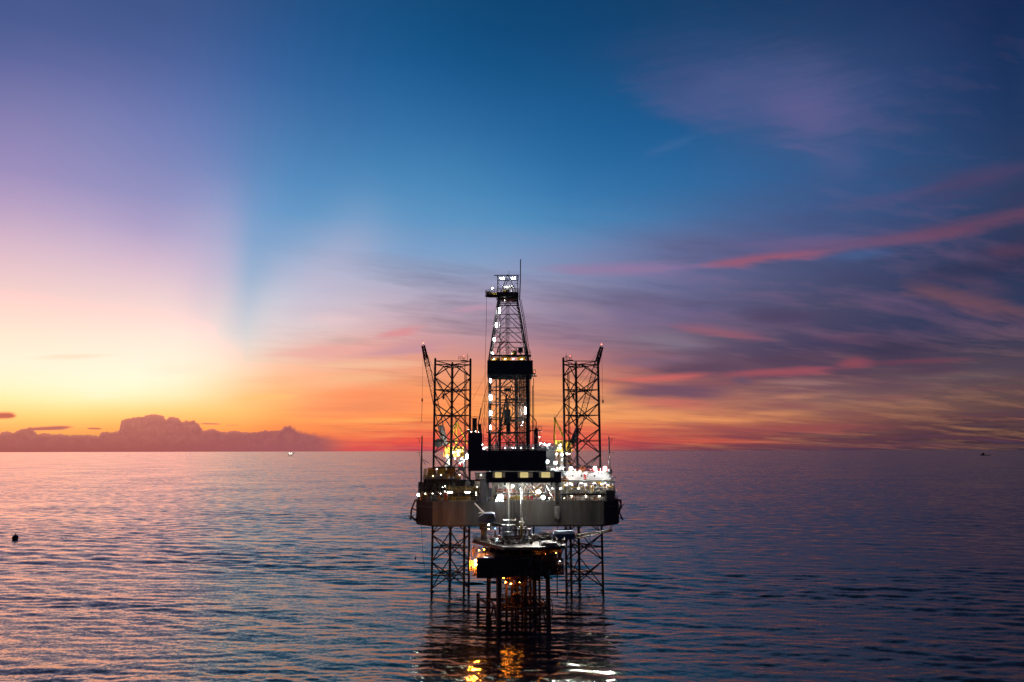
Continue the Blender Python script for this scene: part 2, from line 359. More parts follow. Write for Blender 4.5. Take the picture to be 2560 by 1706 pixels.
# ------------------------------------------------------------------ sea: one sheet to the horizon with real waves
def sea_material():
    m = bpy.data.materials.new('sea_water'); m.use_nodes = True
    t = m.node_tree; b = t.nodes['Principled BSDF']
    b.inputs['Base Color'].default_value = (0.004, 0.010, 0.022, 1)
    b.inputs['Roughness'].default_value = 0.09
    b.inputs['IOR'].default_value = SEA_IOR
    b.inputs['Specular Tint'].default_value = (1.0, 1.0, 0.55, 1)
    geo = t.nodes.new('ShaderNodeNewGeometry')
    att = t.nodes.new('ShaderNodeAttribute'); att.attribute_name = 'far_chop'
    fc = E(t, att.outputs['Fac'])
    sep = t.nodes.new('ShaderNodeSeparateXYZ'); t.links.new(geo.outputs['Position'], sep.inputs[0])
    x, y = E(t, sep.outputs[0]), E(t, sep.outputs[1])
    sx = sy = None
    for (kx, ky, ax, ay, z, far) in ((0.13, 0.34, 0.05, 0.17, 0.0, True), (0.8, 1.7, 0.06, 0.09, 5.0, False), (2.4, 4.6, 0.09, 0.10, 9.0, False)):
        n = noise(t, combine(t, x * kx, y * ky + x * (0.12 * kx), z), 1.0, 2, 0.5)
        s2 = t.nodes.new('ShaderNodeSeparateColor'); t.links.new(n.outputs['Color'], s2.inputs[0])
        a = (E(t, s2.outputs[0]) - 0.5) * (ax * 2.4); c = (E(t, s2.outputs[1]) - 0.5) * (ay * 2.4)
        if far: a, c = a * fc, (c - 0.075) * fc + (1.0 - fc) * NEAR_TILT
        sx = a if sx is None else sx + a; sy = c if sy is None else sy + c
    # patches of calmer and rougher water
    gust = E(t, noise(t, combine(t, x * 0.006, y * 0.012, 2.0), 1.0, 3, 0.5).outputs[0]).lerp01(0.3, 0.7) * 0.7 + 0.65
    nv = combine(t, sx * gust, sy * gust, 0.0)
    add = t.nodes.new('ShaderNodeVectorMath'); add.operation = 'ADD'
    t.links.new(geo.outputs['Normal'], add.inputs[0]); t.links.new(nv, add.inputs[1])
    nm = t.nodes.new('ShaderNodeVectorMath'); nm.operation = 'NORMALIZE'; t.links.new(add.outputs[0], nm.inputs[0])
    t.links.new(nm.outputs[0], b.inputs['Normal'])
    return m

SEA_IOR = 2.1
NEAR_TILT = 0.018      # lee faces of the wavelets are the broader ones
def build_sea():
    rng = np.random.default_rng(11)
    # rows by distance from a point under the viewpoint, columns by bearing: dense where the picture looks
    el = np.concatenate([np.linspace(60, 21, 22)[:-1], np.linspace(21, 0.55, 520)])
    dist = CAM_H / np.tan(np.radians(el))
    dist = np.concatenate([[2.0], dist, np.geomspace(dist[-1], 300000, 40)[1:]])
    az = np.concatenate([np.linspace(-180, -48, 23)[:-1], np.linspace(-48, 48, 1001), np.linspace(48, 180, 23)[1:-1]])
    A, D = np.meshgrid(np.radians(az), dist)
    X = D * np.sin(A); Y = CAM_Y + D * np.cos(A); Z = np.zeros_like(X)
    drow = np.gradient(dist)[:, None]; dcol = D * np.radians(96 / 1000)
    N = 64; var_all = 0.0; var_res = np.zeros_like(X)
    for i in range(N):
        lam = 1.5 * (26 / 1.5) ** ((i + rng.random()) / N)
        th = R(78) + rng.normal(0, 0.36)          # travel direction (mostly across the view, crests run left-right)
        k = 2 * math.pi / lam
        slope = (0.010 + 0.022 * math.exp(-(math.log(lam / 3.8) / 0.75) ** 2 / 2)) * (0.75 + 0.5 * rng.random())
        amp = slope / k
        kx, ky = k * math.cos(th), k * math.sin(th)
        kr = np.abs(kx * np.sin(A) + ky * np.cos(A)); kt = np.abs(kx * np.cos(A) - ky * np.sin(A))
        q = np.maximum(kr * drow, kt * dcol) / (2 * math.pi)    # cycles per mesh step
        f = np.clip((0.42 - q) / 0.2, 0, 1)
        ph = kx * X + ky * Y + rng.random() * 6.283
        # wave groups
        g = 0.65 + 0.5 * np.sin((kx * X - ky * Y * 0.4) * 0.13 + rng.random() * 6.283) * np.sin((ky * Y) * 0.09 + rng.random() * 6.28)
        c = np.sin(ph)
        Z += f * amp * g * (c + 0.18 * np.cos(2 * ph))
        var_all += slope ** 2 / 2; var_res += f ** 2 * slope ** 2 / 2
    # wind patches: rougher and calmer water
    P = np.zeros_like(X)
    for i in range(9):
        lam = 55 * 5 ** (i / 8); th = rng.random() * 6.283; k = 2 * math.pi / lam
        P += np.sin(k * math.cos(th) * X * 0.6 + k * math.sin(th) * Y + rng.random() * 6.283)
    Z *= np.clip(1.0 + 0.17 * P, 0.45, 1.6)
    chop = np.sqrt(np.clip(1 - var_res / var_all, 0, 1))
    nr, nc = X.shape
    verts = np.stack([X, Y, Z], -1).reshape(-1, 3)
    idx = np.arange(nr * nc).reshape(nr, nc)
    nxt = np.roll(idx, -1, axis=1)
    a, b_, c_, d_ = idx[:-1], nxt[:-1], nxt[1:], idx[1:]
    quads = np.stack([a, b_, c_, d_], -1).reshape(-1, 4)[:, ::-1]
    me = bpy.data.meshes.new('sea')
    me.vertices.add(len(verts)); me.vertices.foreach_set('co', verts.astype(np.float32).ravel())
    me.loops.add(quads.size); me.loops.foreach_set('vertex_index', quads.astype(np.int32).ravel())
    me.polygons.add(len(quads))
    me.polygons.foreach_set('loop_start', np.arange(0, quads.size, 4, dtype=np.int32))
    me.polygons.foreach_set('use_smooth', np.ones(len(quads), dtype=bool))
    me.update(calc_edges=True)
    # close the hole under the viewpoint
    at_ = me.attributes.new('far_chop', 'FLOAT', 'POINT'); at_.data.foreach_set('value', chop.astype(np.float32).ravel())
    me.materials.append(sea_material())
    o = bpy.data.objects.new('sea', me); COL.objects.link(o); o['kind'] = 'structure'
    return o
build_sea()

# ------------------------------------------------------------------ mesh building
class MB:
    """collects shapes in world coordinates and links them as ONE mesh object"""
    def __init__(s): s.v, s.f = [], []
    def add(s, vs, fs):
        b = len(s.v); s.v += [tuple(p) for p in vs]; s.f += [tuple(i + b for i in f) for f in fs]; return s
    def box(s, x0, x1, y0, y1, z0, z1):
        return s.add([(x0,y0,z0),(x1,y0,z0),(x1,y1,z0),(x0,y1,z0),(x0,y0,z1),(x1,y0,z1),(x1,y1,z1),(x0,y1,z1)],
                     [(3,2,1,0),(4,5,6,7),(0,1,5,4),(1,2,6,5),(2,3,7,6),(3,0,4,7)])
    def bbox(s, x0, x1, y0, y1, z0, z1, b=0.06):
        """box with chamfered vertical and top edges"""
        pl = [(x0+b,y0),(x1-b,y0),(x1,y0+b),(x1,y1-b),(x1-b,y1),(x0+b,y1),(x0,y1-b),(x0,y0+b)]
        s.prism(pl, z0, z1 - b)
        cx, cy = (x0+x1)/2, (y0+y1)/2
        q = [(cx+(p[0]-cx)*(1-2*b/(x1-x0)), cy+(p[1]-cy)*(1-2*b/(y1-y0))) for p in pl]
        b0 = len(s.v); n = len(pl)
        s.v += [(p[0],p[1],z1-b) for p in pl] + [(p[0],p[1],z1) for p in q]
        s.f += [(b0+i, b0+(i+1)%n, b0+n+(i+1)%n, b0+n+i) for i in range(n)] + [tuple(b0+n+i for i in range(n))]
        return s
    def prism(s, poly, z0, z1):
        n = len(poly)
        return s.add([(p[0],p[1],z0) for p in poly] + [(p[0],p[1],z1) for p in poly],
                     [tuple(range(n))[::-1], tuple(range(n, 2*n))] + [(i,(i+1)%n,n+(i+1)%n,n+i) for i in range(n)])
    def tube(s, p, q, r, r2=None, n=6):
        p, q = Vector(p), Vector(q); d = q - p
        if d.length < 1e-6: return s
        r2 = r if r2 is None else r2
        a = d.orthogonal().normalized(); b = d.normalized().cross(a)
        vs = []
        for c, rr in ((p, r), (q, r2)):
            for i in range(n):
                t = 2*math.pi*(i+.5)/n; vs.append(c + (a*math.cos(t) + b*math.sin(t))*rr)
        return s.add(vs, [(i,(i+1)%n,n+(i+1)%n,n+i) for i in range(n)] + [tuple(range(n))[::-1], tuple(range(n,2*n))])
    def path(s, pts, r, n=6):
        for a, b in zip(pts[:-1], pts[1:]): s.tube(a, b, r, n=n)
        return s
    def lathe(s, c, prof, n=14, axis='Z'):
        cx, cy, cz = c; b = len(s.v); m = len(prof)
        for (r, h) in prof:
            for i in range(n):
                t = 2*math.pi*i/n; u, w = r*math.cos(t), r*math.sin(t)
                s.v.append((cx+u,cy+w,cz+h) if axis == 'Z' else ((cx+u,cy+h,cz+w) if axis == 'Y' else (cx+h,cy+u,cz+w)))
        for k in range(m-1):
            for i in range(n):
                s.f.append((b+k*n+i, b+k*n+(i+1)%n, b+(k+1)*n+(i+1)%n, b+(k+1)*n+i))
        s.f.append(tuple(b+i for i in range(n))[::-1]); s.f.append(tuple(b+(m-1)*n+i for i in range(n)))
        return s
    def ball(s, c, r, n=10, k=6, sz=1.0):
        return s.lathe(c, [(max(1e-3, r*math.sin(math.pi*j/k)), -r*sz*math.cos(math.pi*j/k)) for j in range(k+1)], n)
    def rail(s, pts, h=1.1, r=0.035, posts=2.0, bars=(1.0, 0.55)):
        for a, b in zip(pts[:-1], pts[1:]):
            a, b = Vector(a), Vector(b); n = max(1, int((b-a).length / posts))
            for i in range(n + 1):
                p = a.lerp(b, i / n); s.tube(p, p + Vector((0,0,h)), r, n=4)
            for f in bars:
                s.tube(a + Vector((0,0,h*f)), b + Vector((0,0,h*f)), r, n=4)
        return s
    def build(s, name, mat, parent=None, smooth=False):
        root = parent
        while root is not None and root.parent is not None: root = root.parent
        off = Vector(root.location) if root is not None else Vector((0,0,0))
        me = bpy.data.meshes.new(name)
        me.from_pydata([tuple(Vector(p) - off) for p in s.v], [], s.f)
        me.materials.append(mat)
        if smooth:
            me.polygons.foreach_set('use_smooth', [True] * len(me.polygons))
            try: me.set_sharp_from_angle(angle=R(40))
            except Exception: pass
        me.update()
        o = bpy.data.objects.new(name, me); COL.objects.link(o)
        if parent is not None: o.parent = parent
        return o

def thing(name, label, cat, loc, group=None):
    o = bpy.data.objects.new(name, None); o.empty_display_size = 0.5; COL.objects.link(o)
    o.location = loc; o['label'] = label; o['category'] = cat
    if group: o['group'] = group
    return o

def single(mb, name, mat, label, cat, group=None, smooth=False):
    """a thing that is one mesh; its origin goes to the middle of its base"""
    vs = np.array(mb.v); off = Vector(((vs[:,0].min()+vs[:,0].max())/2, (vs[:,1].min()+vs[:,1].max())/2, vs[:,2].min()))
    mb.v = [tuple(Vector(p) - off) for p in mb.v]
    o = mb.build(name, mat, None, smooth); o.location = off; o['label'] = label; o['category'] = cat
    if group: o['group'] = group
    return o

# paints
M_LAT   = material('lattice_steel', (0.050, 0.042, 0.042), 0.55, var=0.35, vscale=0.5)
M_DARK  = material('dark_cladding', (0.045, 0.050, 0.060), 0.6, var=0.3, vscale=0.4)
M_BLACK = material('black_steel', (0.020, 0.020, 0.022), 0.55, var=0.3, vscale=0.7)
M_HULL  = material('hull_paint', (0.115, 0.111, 0.107), 0.62, var=0.7, vscale=0.22, rust=0.4, vert=True)
M_DECK  = material('deck_paint', (0.11, 0.10, 0.085), 0.75, var=0.5, vscale=0.5, rust=0.5)
M_GREY  = material('grey_steel', (0.16, 0.16, 0.155), 0.5, var=0.35, vscale=0.8, rust=0.25)
M_PALE  = material('pale_paint', (0.55, 0.54, 0.50), 0.5, var=0.2, vscale=0.5, rust=0.2, vert=True)
M_WHITE = material('white_paint', (0.74, 0.73, 0.70), 0.45, var=0.14, vscale=0.5, rust=0.12, vert=True)
M_YEL   = material('yellow_paint', (0.55, 0.33, 0.03), 0.5, var=0.3, vscale=0.7, rust=0.2)
M_YRAIL = material('yellow_rail', (0.60, 0.40, 0.05), 0.5)
M_OCHRE = material('ochre_tarp', (0.55, 0.30, 0.04), 0.8, var=0.35, vscale=0.6)
M_ORNG  = material('orange_paint', (0.50, 0.17, 0.03), 0.5, var=0.35, vscale=0.6, rust=0.3)
M_RED   = material('red_paint', (0.42, 0.035, 0.025), 0.5, var=0.3, vscale=0.8)
M_DRED  = material('dark_red_paint', (0.13, 0.022, 0.018), 0.55, var=0.3, vscale=0.8)
M_BLUE  = material('blue_paint', (0.035, 0.075, 0.17), 0.45, var=0.3, vscale=0.8)
M_RUST  = material('rusty_steel', (0.10, 0.055, 0.032), 0.75, var=0.5, vscale=0.9, rust=0.6)
M_PIPE  = material('bare_pipe', (0.30, 0.29, 0.27), 0.35, metal=0.6, var=0.3, vscale=1.2)
M_TAN   = material('tan_deck', (0.085, 0.062, 0.038), 0.8, var=0.5, vscale=0.6, rust=0.4)
M_ROPE  = material('dark_rope', (0.03, 0.028, 0.026), 0.8)
M_RUBB  = material('black_rubber', (0.015, 0.015, 0.017), 0.6, var=0.3, vscale=2.0)
W_COL, WARM_COL, ORG_COL = (0.93, 0.97, 1.0), (1.0, 0.82, 0.50), (1.0, 0.27, 0.022)
def glow(name, c, s): return material(name, (0.8, 0.8, 0.8), 0.4, emit=c, strength=s)
L_BEAM = glow('floodlight_beam', W_COL, 2500.0)
L_WHITE = glow('lamp_white', W_COL, 100.0)
L_FILL = glow('added_white_fill', (1.0, 0.96, 0.88), 420.0)
L_SOFT = glow('lamp_white_soft', (1.0, 0.92, 0.76), 42.0)
L_TUBE = glow('lamp_tube', W_COL, 90.0)
L_WARM = glow('lamp_warm', (1.0, 0.84, 0.56), 38.0)
L_ORNG = glow('lamp_sodium', ORG_COL, 5500.0)
L_ORNG_S = glow('lamp_sodium_small', ORG_COL, 150.0)
L_VENT = glow('lit_window', (1.0, 0.80, 0.30), 0.62)
L_RED = glow('lamp_red', (1.0, 0.12, 0.06), 12.0)
L_BLUE = glow('lamp_blue', (0.25, 0.6, 1.0), 8.0)
L_FAR = glow('far_lamps', (1.0, 0.80, 0.66), 3.0)

def lamp(host, p, r=0.16, mat=None, hood=True):
    """a bulkhead lamp: housing above, glowing globe under it"""
    p = Vector(p); mat = mat or L_WHITE; r = r * 0.78
    h = MB()
    h.box(p.x-r*1.1, p.x+r*1.1, p.y-r*0.9, p.y+r*1.3, p.z+r*0.95, p.z+r*1.5)
    h.tube((p.x, p.y+r, p.z+r*1.5), (p.x, p.y+r, p.z+r*2.6), r*0.22, n=4)
    f = h.build('light_fitting', M_GREY, host)
    MB().ball(p, r, 8, 5).build('lamp', mat, f)
    return f

def flood(host, p, r, mat, aim=(0, -1, 0.0), visor=0.0):
    """a floodlight: a deep housing open to one side with a glowing lens inside the rim"""
    p, d = Vector(p), Vector(aim).normalized()
    h = MB(); n = 12
    a = d.orthogonal().normalized(); b = d.cross(a)
    ring = lambda c, rr: [c + (a*math.cos(2*math.pi*i/n) + b*math.sin(2*math.pi*i/n))*rr for i in range(n)]
    back, rim, rim_in, lens = ring(p - d*r*1.2, r*0.6), ring(p + d*r*0.12, r*1.12), ring(p + d*r*0.12, r*1.03), ring(p - d*r*0.02, r*1.03)
    vs = back + rim + rim_in + lens
    fs = [tuple(range(n))]
    for k in range(3):
        fs += [(k*n+i, k*n+(i+1)%n, (k+1)*n+(i+1)%n, (k+1)*n+i) for i in range(n)]
    h.add(vs, fs)
    h.tube(p - d*r*0.5 + Vector((0,0,-r*0.8)), p - d*r*0.5 + Vector((0,0,-r*2.4)), r*0.14, n=4)
    if visor:  # lip added to keep the beam off the deck below
        x0, x1 = p.x - r*1.4, p.x + r*1.4
        h.box(x0, x1, p.y - r*visor, p.y, p.z - r*1.22, p.z - r*1.15)
        for xx in (x0, x1 - 0.04): h.box(xx, xx + 0.04, p.y - r*visor, p.y, p.z - r*1.15, p.z + r*0.2)
    f = h.build('floodlight', M_BLACK, host)
    l = MB(); c = ring(p, r*1.0)
    l.add([p + d*r*0.06] + c, [(0, i+1, (i+1)%n+1) for i in range(n)]).build('lens', mat, f)
    return f

def tube_light(host, x, y, z0, z1, r=0.16, mat=None):
    h = MB(); h.box(x-r*0.8, x+r*0.8, y+r*1.05, y+r*2.4, z0-0.1, z1+0.1)
    f = h.build('light_fitting', M_GREY, host)
    MB().tube((x, y, z0), (x, y, z1), r, n=8).build('lamp', mat or L_TUBE, f)
    return f

# ------------------------------------------------------------------ jack-up legs
PANEL = 8.85
def leg(cx, cy, rot, z0, z1, first_cross, label, side):
    """three-chord lattice leg: X-braced faces with level struts through the crossings"""
    root = thing('lattice_tower', label, 'rig leg', (cx, cy, 0), 'lattice legs of the drilling rig')
    s = 12.3; rr = s / math.sqrt(3)
    ch = [Vector((cx + rr*math.cos(a), cy + rr*math.sin(a), 0)) for a in (R(210)+rot, R(330)+rot, R(90)+rot)]
    for c in ch:
        m = MB()
        m.tube((c.x, c.y, z0), (c.x, c.y, z1), 0.40, n=10)
        d = (Vector((cx, cy, 0)) - c).normalized()
        t = d.cross(Vector((0,0,1)))
        # rack plates with teeth on both sides of the chord
        for sgn in (-1, 1):
            q = c + t * (0.40 * sgn)
            k = int((z1 - z0) / 0.55)
            for i in range(k):
                zz = z0 + i * 0.55
                m.box(q.x-0.10, q.x+0.10, q.y-0.10, q.y+0.10, zz, zz+0.30)
        m.tube((c.x, c.y, z1), (c.x, c.y, z1+0.35), 0.40, 0.22, n=10)
        m.build('chord', M_LAT, root, True)
    crosses = []
    z = first_cross
    while z > z0 - PANEL: crosses.append(z); z -= PANEL
    nodes = [z + PANEL/2 for z in crosses]
    for i in range(3):
        a, b = ch[i], ch[(i+1) % 3]
        L = lambda p, z: Vector((p.x, p.y, z))
        for z in crosses:
            if z < z0: continue
            MB().tube(L(a, z), L(b, z), 0.19).build('strut', M_LAT, root)
            up, dn = min(z + PANEL/2, z1 - 0.3), z - PANEL/2
            mid = (L(a, z) + L(b, z)) / 2
            for p, q in ((a, b), (b, a)):
                lo = dn + 0.25
                if z == first_cross: MB().tube(mid, L(q, lo), 0.20).build('diagonal_brace', M_LAT, root)
                else: MB().tube(L(p, up - 0.25), L(q, lo), 0.20).build('diagonal_brace', M_LAT, root)
    # level ties joining the face midpoints
    for z in crosses:
        if z < z0: continue
        mids = [((ch[i] + ch[(i+1)%3]) / 2) + Vector((0,0,z)) for i in range(3)]
        tie = MB()
        for i in range(3): tie.tube(mids[i], mids[(i+1)%3], 0.13)
        tie.build('tie_frame', M_LAT, root)
    # top frame, walkway, mast head light
    tf = MB()
    for i in range(3):
        tf.tube(ch[i] + Vector((0,0,first_cross+1.25)), ch[(i+1)%3] + Vector((0,0,first_cross+1.25)), 0.16)
    tf.build('top_frame', M_LAT, root)
    px = ch[1] if side < 0 else ch[0]
    sx = -1 if side < 0 else 1
    p = px + Vector((sx*2.4, 0.4, first_cross + 1.25))
    pl = MB(); pl.box(p.x-1.0, p.x+1.0, p.y-0.8, p.y+0.8, p.z, p.z+0.35)
    pl.rail([(p.x-1.8, p.y-0.8, p.z+0.3), (p.x+0.4, p.y-0.8, p.z+0.3)], 1.3, 0.05, 0.7)
    pl.build('lookout_platform', M_LAT, root)
    q = p + Vector((-sx*1.3, 0, 0.2))
    MB().tube(q, q + Vector((0,0,2.6)), 0.10, 0.04).tube(q + Vector((-0.4,0,1.4)), q + Vector((0.4,0,1.4)), 0.05).build('antenna', M_LAT, root)
    w = MB().tube(p + Vector((0,0,0.3)), p + Vector((0,0,1.6)), 0.08).build('warning_light', M_LAT, root)
    MB().ball(p + Vector((0,0,1.75)), 0.16, 8, 5).build('lamp', L_RED, w)
    # raw water caissons beside the chord
    cz = MB()
    c0 = px + Vector((sx*1.55, 1.0, 0)); c1 = px + Vector((sx*2.05, 1.6, 0))
    cz.tube(c0 + Vector((0,0,31)), c0 + Vector((0,0,first_cross-2.5)), 0.17, n=8); cz.tube(c1 + Vector((0,0,31)), c1 + Vector((0,0,first_cross+0.8)), 0.14, n=8)
    zz = 32.0
    while zz < first_cross - 3:
        cz.tube(c0 + Vector((0,0,zz)), c1 + Vector((0,0,zz)), 0.05, n=4); zz += 1.5
    cz.build('riser_ladder', M_LAT, root)
    g0 = px + Vector((sx*1.6, -0.3, 0))
    MB().tube(g0 + Vector((0,0,z0)), g0 + Vector((0,0,30)), 0.42, n=10).build('water_caisson', M_LAT, root, True)
    return root

zt = at(1131, 912, 16).z
leg(-21.1, 18.9, R(6), -4.0, zt + 1.9, zt, 'dark lattice leg of the rig rising beside the orange tanks', -1)
leg(23.9, 19.8, R(4), -4.0, zt + 2.2, zt, 'dark lattice leg of the rig rising behind the glaring white deck house', 1)
leg(1.2, 62.0, R(184), -4.0, zt + 1.9, zt, 'lattice leg of the rig hidden behind the tall derrick', 1)

# ------------------------------------------------------------------ hull
HZ0, HZ1 = 22.4, 30.2
HL, HR = at(1081, 1253, 0).x, at(1509, 1253, 0).x          # corners of the stern wall
XL, XR = at(1039, 1253, 6).x, at(1547, 1253, 6).x          # outer sides
hull = thing('jackup_hull', 'wide grey floating hull of the drilling rig raised above the sea on lattice legs', 'rig hull', (1.6, 0, HZ0))
plan = [(HL, 0), (HR, 0), (XR, 7.0), (XR, 44), (15, 80), (-12, 80), (XL, 44), (XL, 7.0)]
m = MB()
# flat bottom set in a little at the bilge
n = len(plan); cxp, cyp = 1.6, 36
low = [(cxp + (x-cxp)*0.988, cyp + (y-cyp)*0.988) for x, y in plan]
m.add([(p[0],p[1],HZ0) for p in low] + [(p[0],p[1],HZ0+0.6) for p in plan] + [(p[0],p[1],HZ1) for p in plan],
      [tuple(range(n))[::-1], tuple(range(2*n,3*n))] + [(k*n+i, k*n+(i+1)%n, (k+1)*n+(i+1)%n, (k+1)*n+i) for k in range(2) for i in range(n)])
hs_ = m.build('hull_shell', M_HULL, hull); hs_.data.materials.append(material('hull_end_dark', (0.016, 0.016, 0.017), 0.6, var=0.4, vscale=0.5, rust=0.4, vert=True))
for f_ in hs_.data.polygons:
    if f_.normal.y > -0.9 and abs(f_.normal.z) < 0.5: f_.material_index = 1  # ends and sides get a darker tone than the stern
m = MB()
# rubbing strakes, welded seams and a bulwark lip round the deck edge
for z, t, h in ((HZ1-1.9, 0.12, 0.22), (HZ1-0.15, 0.16, 0.30)):
    for i in (n-2, n-1, 0, 1, 2):
        a, b = Vector((*plan[i], z)), Vector((*plan[(i+1)%n], z)); d = (b-a).normalized(); nn = Vector((d.y, -d.x, 0))
        m.add([a - d*0.02, b + d*0.02, b + d*0.02 + nn*t, a - d*0.02 + nn*t, a - d*0.02 + Vector((0,0,h)), b + d*0.02 + Vector((0,0,h)), b + d*0.02 + nn*t + Vector((0,0,h)), a - d*0.02 + nn*t + Vector((0,0,h))],
              [(0,1,2,3),(7,6,5,4),(3,2,6,7),(0,4,5,1),(0,3,7,4),(1,5,6,2)])
for k in range(13):
    x = HL + 1.5 + k * (HR - HL - 3) / 12
    m.box(x-0.06, x+0.06, -0.07, 0.05, HZ0+0.7, HZ1-2.0)
m.build('strake', M_HULL, hull)
m = MB(); m.prism([(cxp + (x-cxp)*0.995, cyp + (y-cyp)*0.995) for x, y in plan], HZ1 + 0.004, HZ1 + 0.05); m.build('main_deck', M_DECK, hull)
# deck edge railing (yellow on the left, grey elsewhere)
MB().rail([(at(1101,1250,0).x, 0.25, HZ1+0.05), (at(1182,1250,0).x, 0.25, HZ1+0.05)], 1.25, 0.05, 2.0).build('railing', M_YRAIL, hull)
MB().rail([(at(1273,1250,0).x, 0.25, HZ1+0.05), (at(1314,1250,0).x, 0.25, HZ1+0.05)], 1.25, 0.07, 1.6).build('railing', M_YRAIL, hull)
MB().rail([(at(1418,1250,0).x, 0.25, HZ1+0.05), (HR-0.3, 0.25, HZ1+0.05), (XR-0.3, 6.8, HZ1+0.05), (XR-0.3, 40, HZ1+0.05)], 1.2, 0.045, 2.0).build('railing', M_PALE, hull)
MB().rail([(at(1099,1250,0).x, 0.25, HZ1+0.05), (HL+0.3, 0.25, HZ1+0.05), (XL+0.3, 6.8, HZ1+0.05), (XL+0.3, 40, HZ1+0.05)], 1.2, 0.045, 2.0).build('railing', M_GREY, hull)
# anchor racks on the two outer corners
for sgn, x, pxs in ((-1, XL, ((1038,1249),(1029,1270),(1026,1290),(1039,1302))), (1, XR, ((1548,1250),(1552,1262),(1547,1282),(1556,1300)))):
    r = MB(); pts = [at(a, b, 7.5) for a, b in pxs]
    for dy in (-0.9, 0.9):
        q = [p + Vector((0,dy,0)) for p in pts]
        r.path(q, 0.16); r.tube(q[0], (x, 7.5+dy, HZ1-0.4), 0.14); r.tube(q[-1], (x, 7.5+dy, HZ0+2.2), 0.14); r.tube(q[1], (x, 7.5+dy, HZ0+4.5), 0.10)
    for p in pts: r.tube(p + Vector((0,-0.9,0)), p + Vector((0,0.9,0)), 0.12)
    r.build('anchor_rack', M_BLACK, hull)
    c = pts[2] if sgn < 0 else pts[1]
    an = thing('anchor', 'black stockless anchor hung on the rack at the %s corner of the hull' % ('left' if sgn < 0 else 'right'), 'anchor', c + Vector((0,0,-1.2)), 'anchors racked on the hull corners')
    MB().box(c.x-0.18, c.x+0.18, c.y-0.18, c.y+0.18, c.z-1.2, c.z+1.6).build('shank', M_BLACK, an)
    for s2 in (-1, 1):
        MB().add([c+Vector(v) for v in ((0.1*s2,-.35,-1.3),(1.0*s2,-.3,0.4),(0.45*s2,-.2,-0.3),(0.1*s2,.35,-1.3),(1.0*s2,.3,0.4),(0.45*s2,.2,-0.3))],
                 [(0,1,2),(3,5,4),(0,3,4,1),(1,4,5,2),(2,5,3,0)]).build('fluke', M_BLACK, an)

def clutter(host, x0, x1, y0, y1, z0, z1, n, seed, mats, name='pipework', thick=(0.05, 0.16)):
    """runs of pipe, uprights, valves and junction boxes filling a working deck; one part per paint"""
    rng = random.Random(seed)
    mbs = [MB() for _ in mats]
    for i in range(n):
        m = rng.choice(mbs); k = rng.random(); r = rng.uniform(*thick)
        x, y, z = rng.uniform(x0, x1), rng.uniform(y0, y1), rng.uniform(z0, z1)
        if k < 0.30:
            a = min(x1, x + rng.uniform(1.5, 6)); m.path([(x,y,z),(a,y,z),(a,y,max(z0,z-rng.uniform(.4,1.6)))], r)
        elif k < 0.55:
            h = rng.uniform(0.8, z1-z0); m.tube((x,y,z0),(x,y,min(z1,z0+h)), r); m.box(x-r*2, x+r*2, y-r*2, y+r*2, z0+h*0.5, z0+h*0.5+r*3)
        elif k < 0.68:
            a = x + rng.uniform(-1.2,1.2); m.tube((x,y,z0),(a,y,z1), r*0.8)
        elif k < 0.80:
            s_ = rng.uniform(.25,.7); m.bbox(x-s_, x+s_, y-s_, y+s_, z0, min(z1, z0+rng.uniform(.5,1.7)), 0.05)
        elif k < 0.90:
            rr = rng.uniform(.2,.5); L = rng.uniform(.8,2.2); m.lathe((x,y,z0+rr+0.15), [(rr*.5,-.12),(rr,0),(rr,L),(rr*.5,L+.12)], 10, 'X')
        else:
            m.lathe((x,y,z), [(0.1,-0.06),(0.34,-0.04),(0.34,0.04),(0.1,0.06)], 10, 'Y'); m.tube((x,y,z0),(x,y,z),0.05,n=4)
    for m, mt in zip(mbs, mats):
        if m.v: m.build(name, mt, host)

# ------------------------------------------------------------------ left (port) working decks
def X(px, Y, py=1200): return at(px, py, Y).x
def Z(py, Y, px=1280): return at(px, py, Y).z
D1 = Z(1197, 8)                                             # upper deck level, about 36 m
upl = thing('upper_deck', 'raised dark equipment deck carrying the row of orange tanks', 'deck', (X(1100,8), 8, HZ1))
m = MB(); m.box(X(1057,4), X(1146,4), 4, 14, D1-0.45, D1); m.build('deck_plate', M_BLACK, upl)
for px in (1060, 1083, 1104, 1126, 1143):
    MB().box(X(px,5)-0.2, X(px,5)+0.2, 4.6, 5.0, HZ1+0.05, D1-0.45).build('pillar', M_BLACK, upl)
m = MB()
for a, b in ((1083,1100),(1104,1116),(1126,1113)):
    m.tube((X(a,5),4.8,D1-0.5),(X(b,5),4.8,HZ1+2.6),0.16)
m.build('brace', M_BLACK, upl)
MB().rail([(X(1057,4),4.1,D1),(X(1146,4),4.1,D1)], 1.2, 0.05, 1.6).rail([(X(1057,4),4.1,D1),(X(1057,4),14,D1)], 1.2, 0.05, 1.6).build('railing', M_GREY, upl)
MB().rail([(X(1058,6),6,D1),(X(1081,6),6,D1)], 3.2, 0.05, 0.5, (1.0,0.66,0.33)).rail([(X(1058,6),6,D1),(X(1058,6),13,D1)], 3.2, 0.05, 0.9).build('tall_railing', M_YRAIL, upl)
clutter(upl, X(1060,8), X(1142,8), 5, 11, HZ1+0.1, D1-0.7, 90, 3, [M_GREY, M_BLACK, M_GREY, M_RUST], 'pipework')
clutter(upl, X(1060,8), X(1146,8), 6, 12, D1, D1+2.2, 46, 4, [M_GREY, M_OCHRE, M_PIPE], 'pipework')
for px, py, Y, mt in ((1082,1190,6.5,L_WARM),(1102,1188,6.5,L_SOFT),(1120,1189,6.5,L_WARM),(1148,1187,7,L_SOFT),(1091,1173,7,L_SOFT)):
    lamp(upl, at(px,py,Y), 0.13, mt)

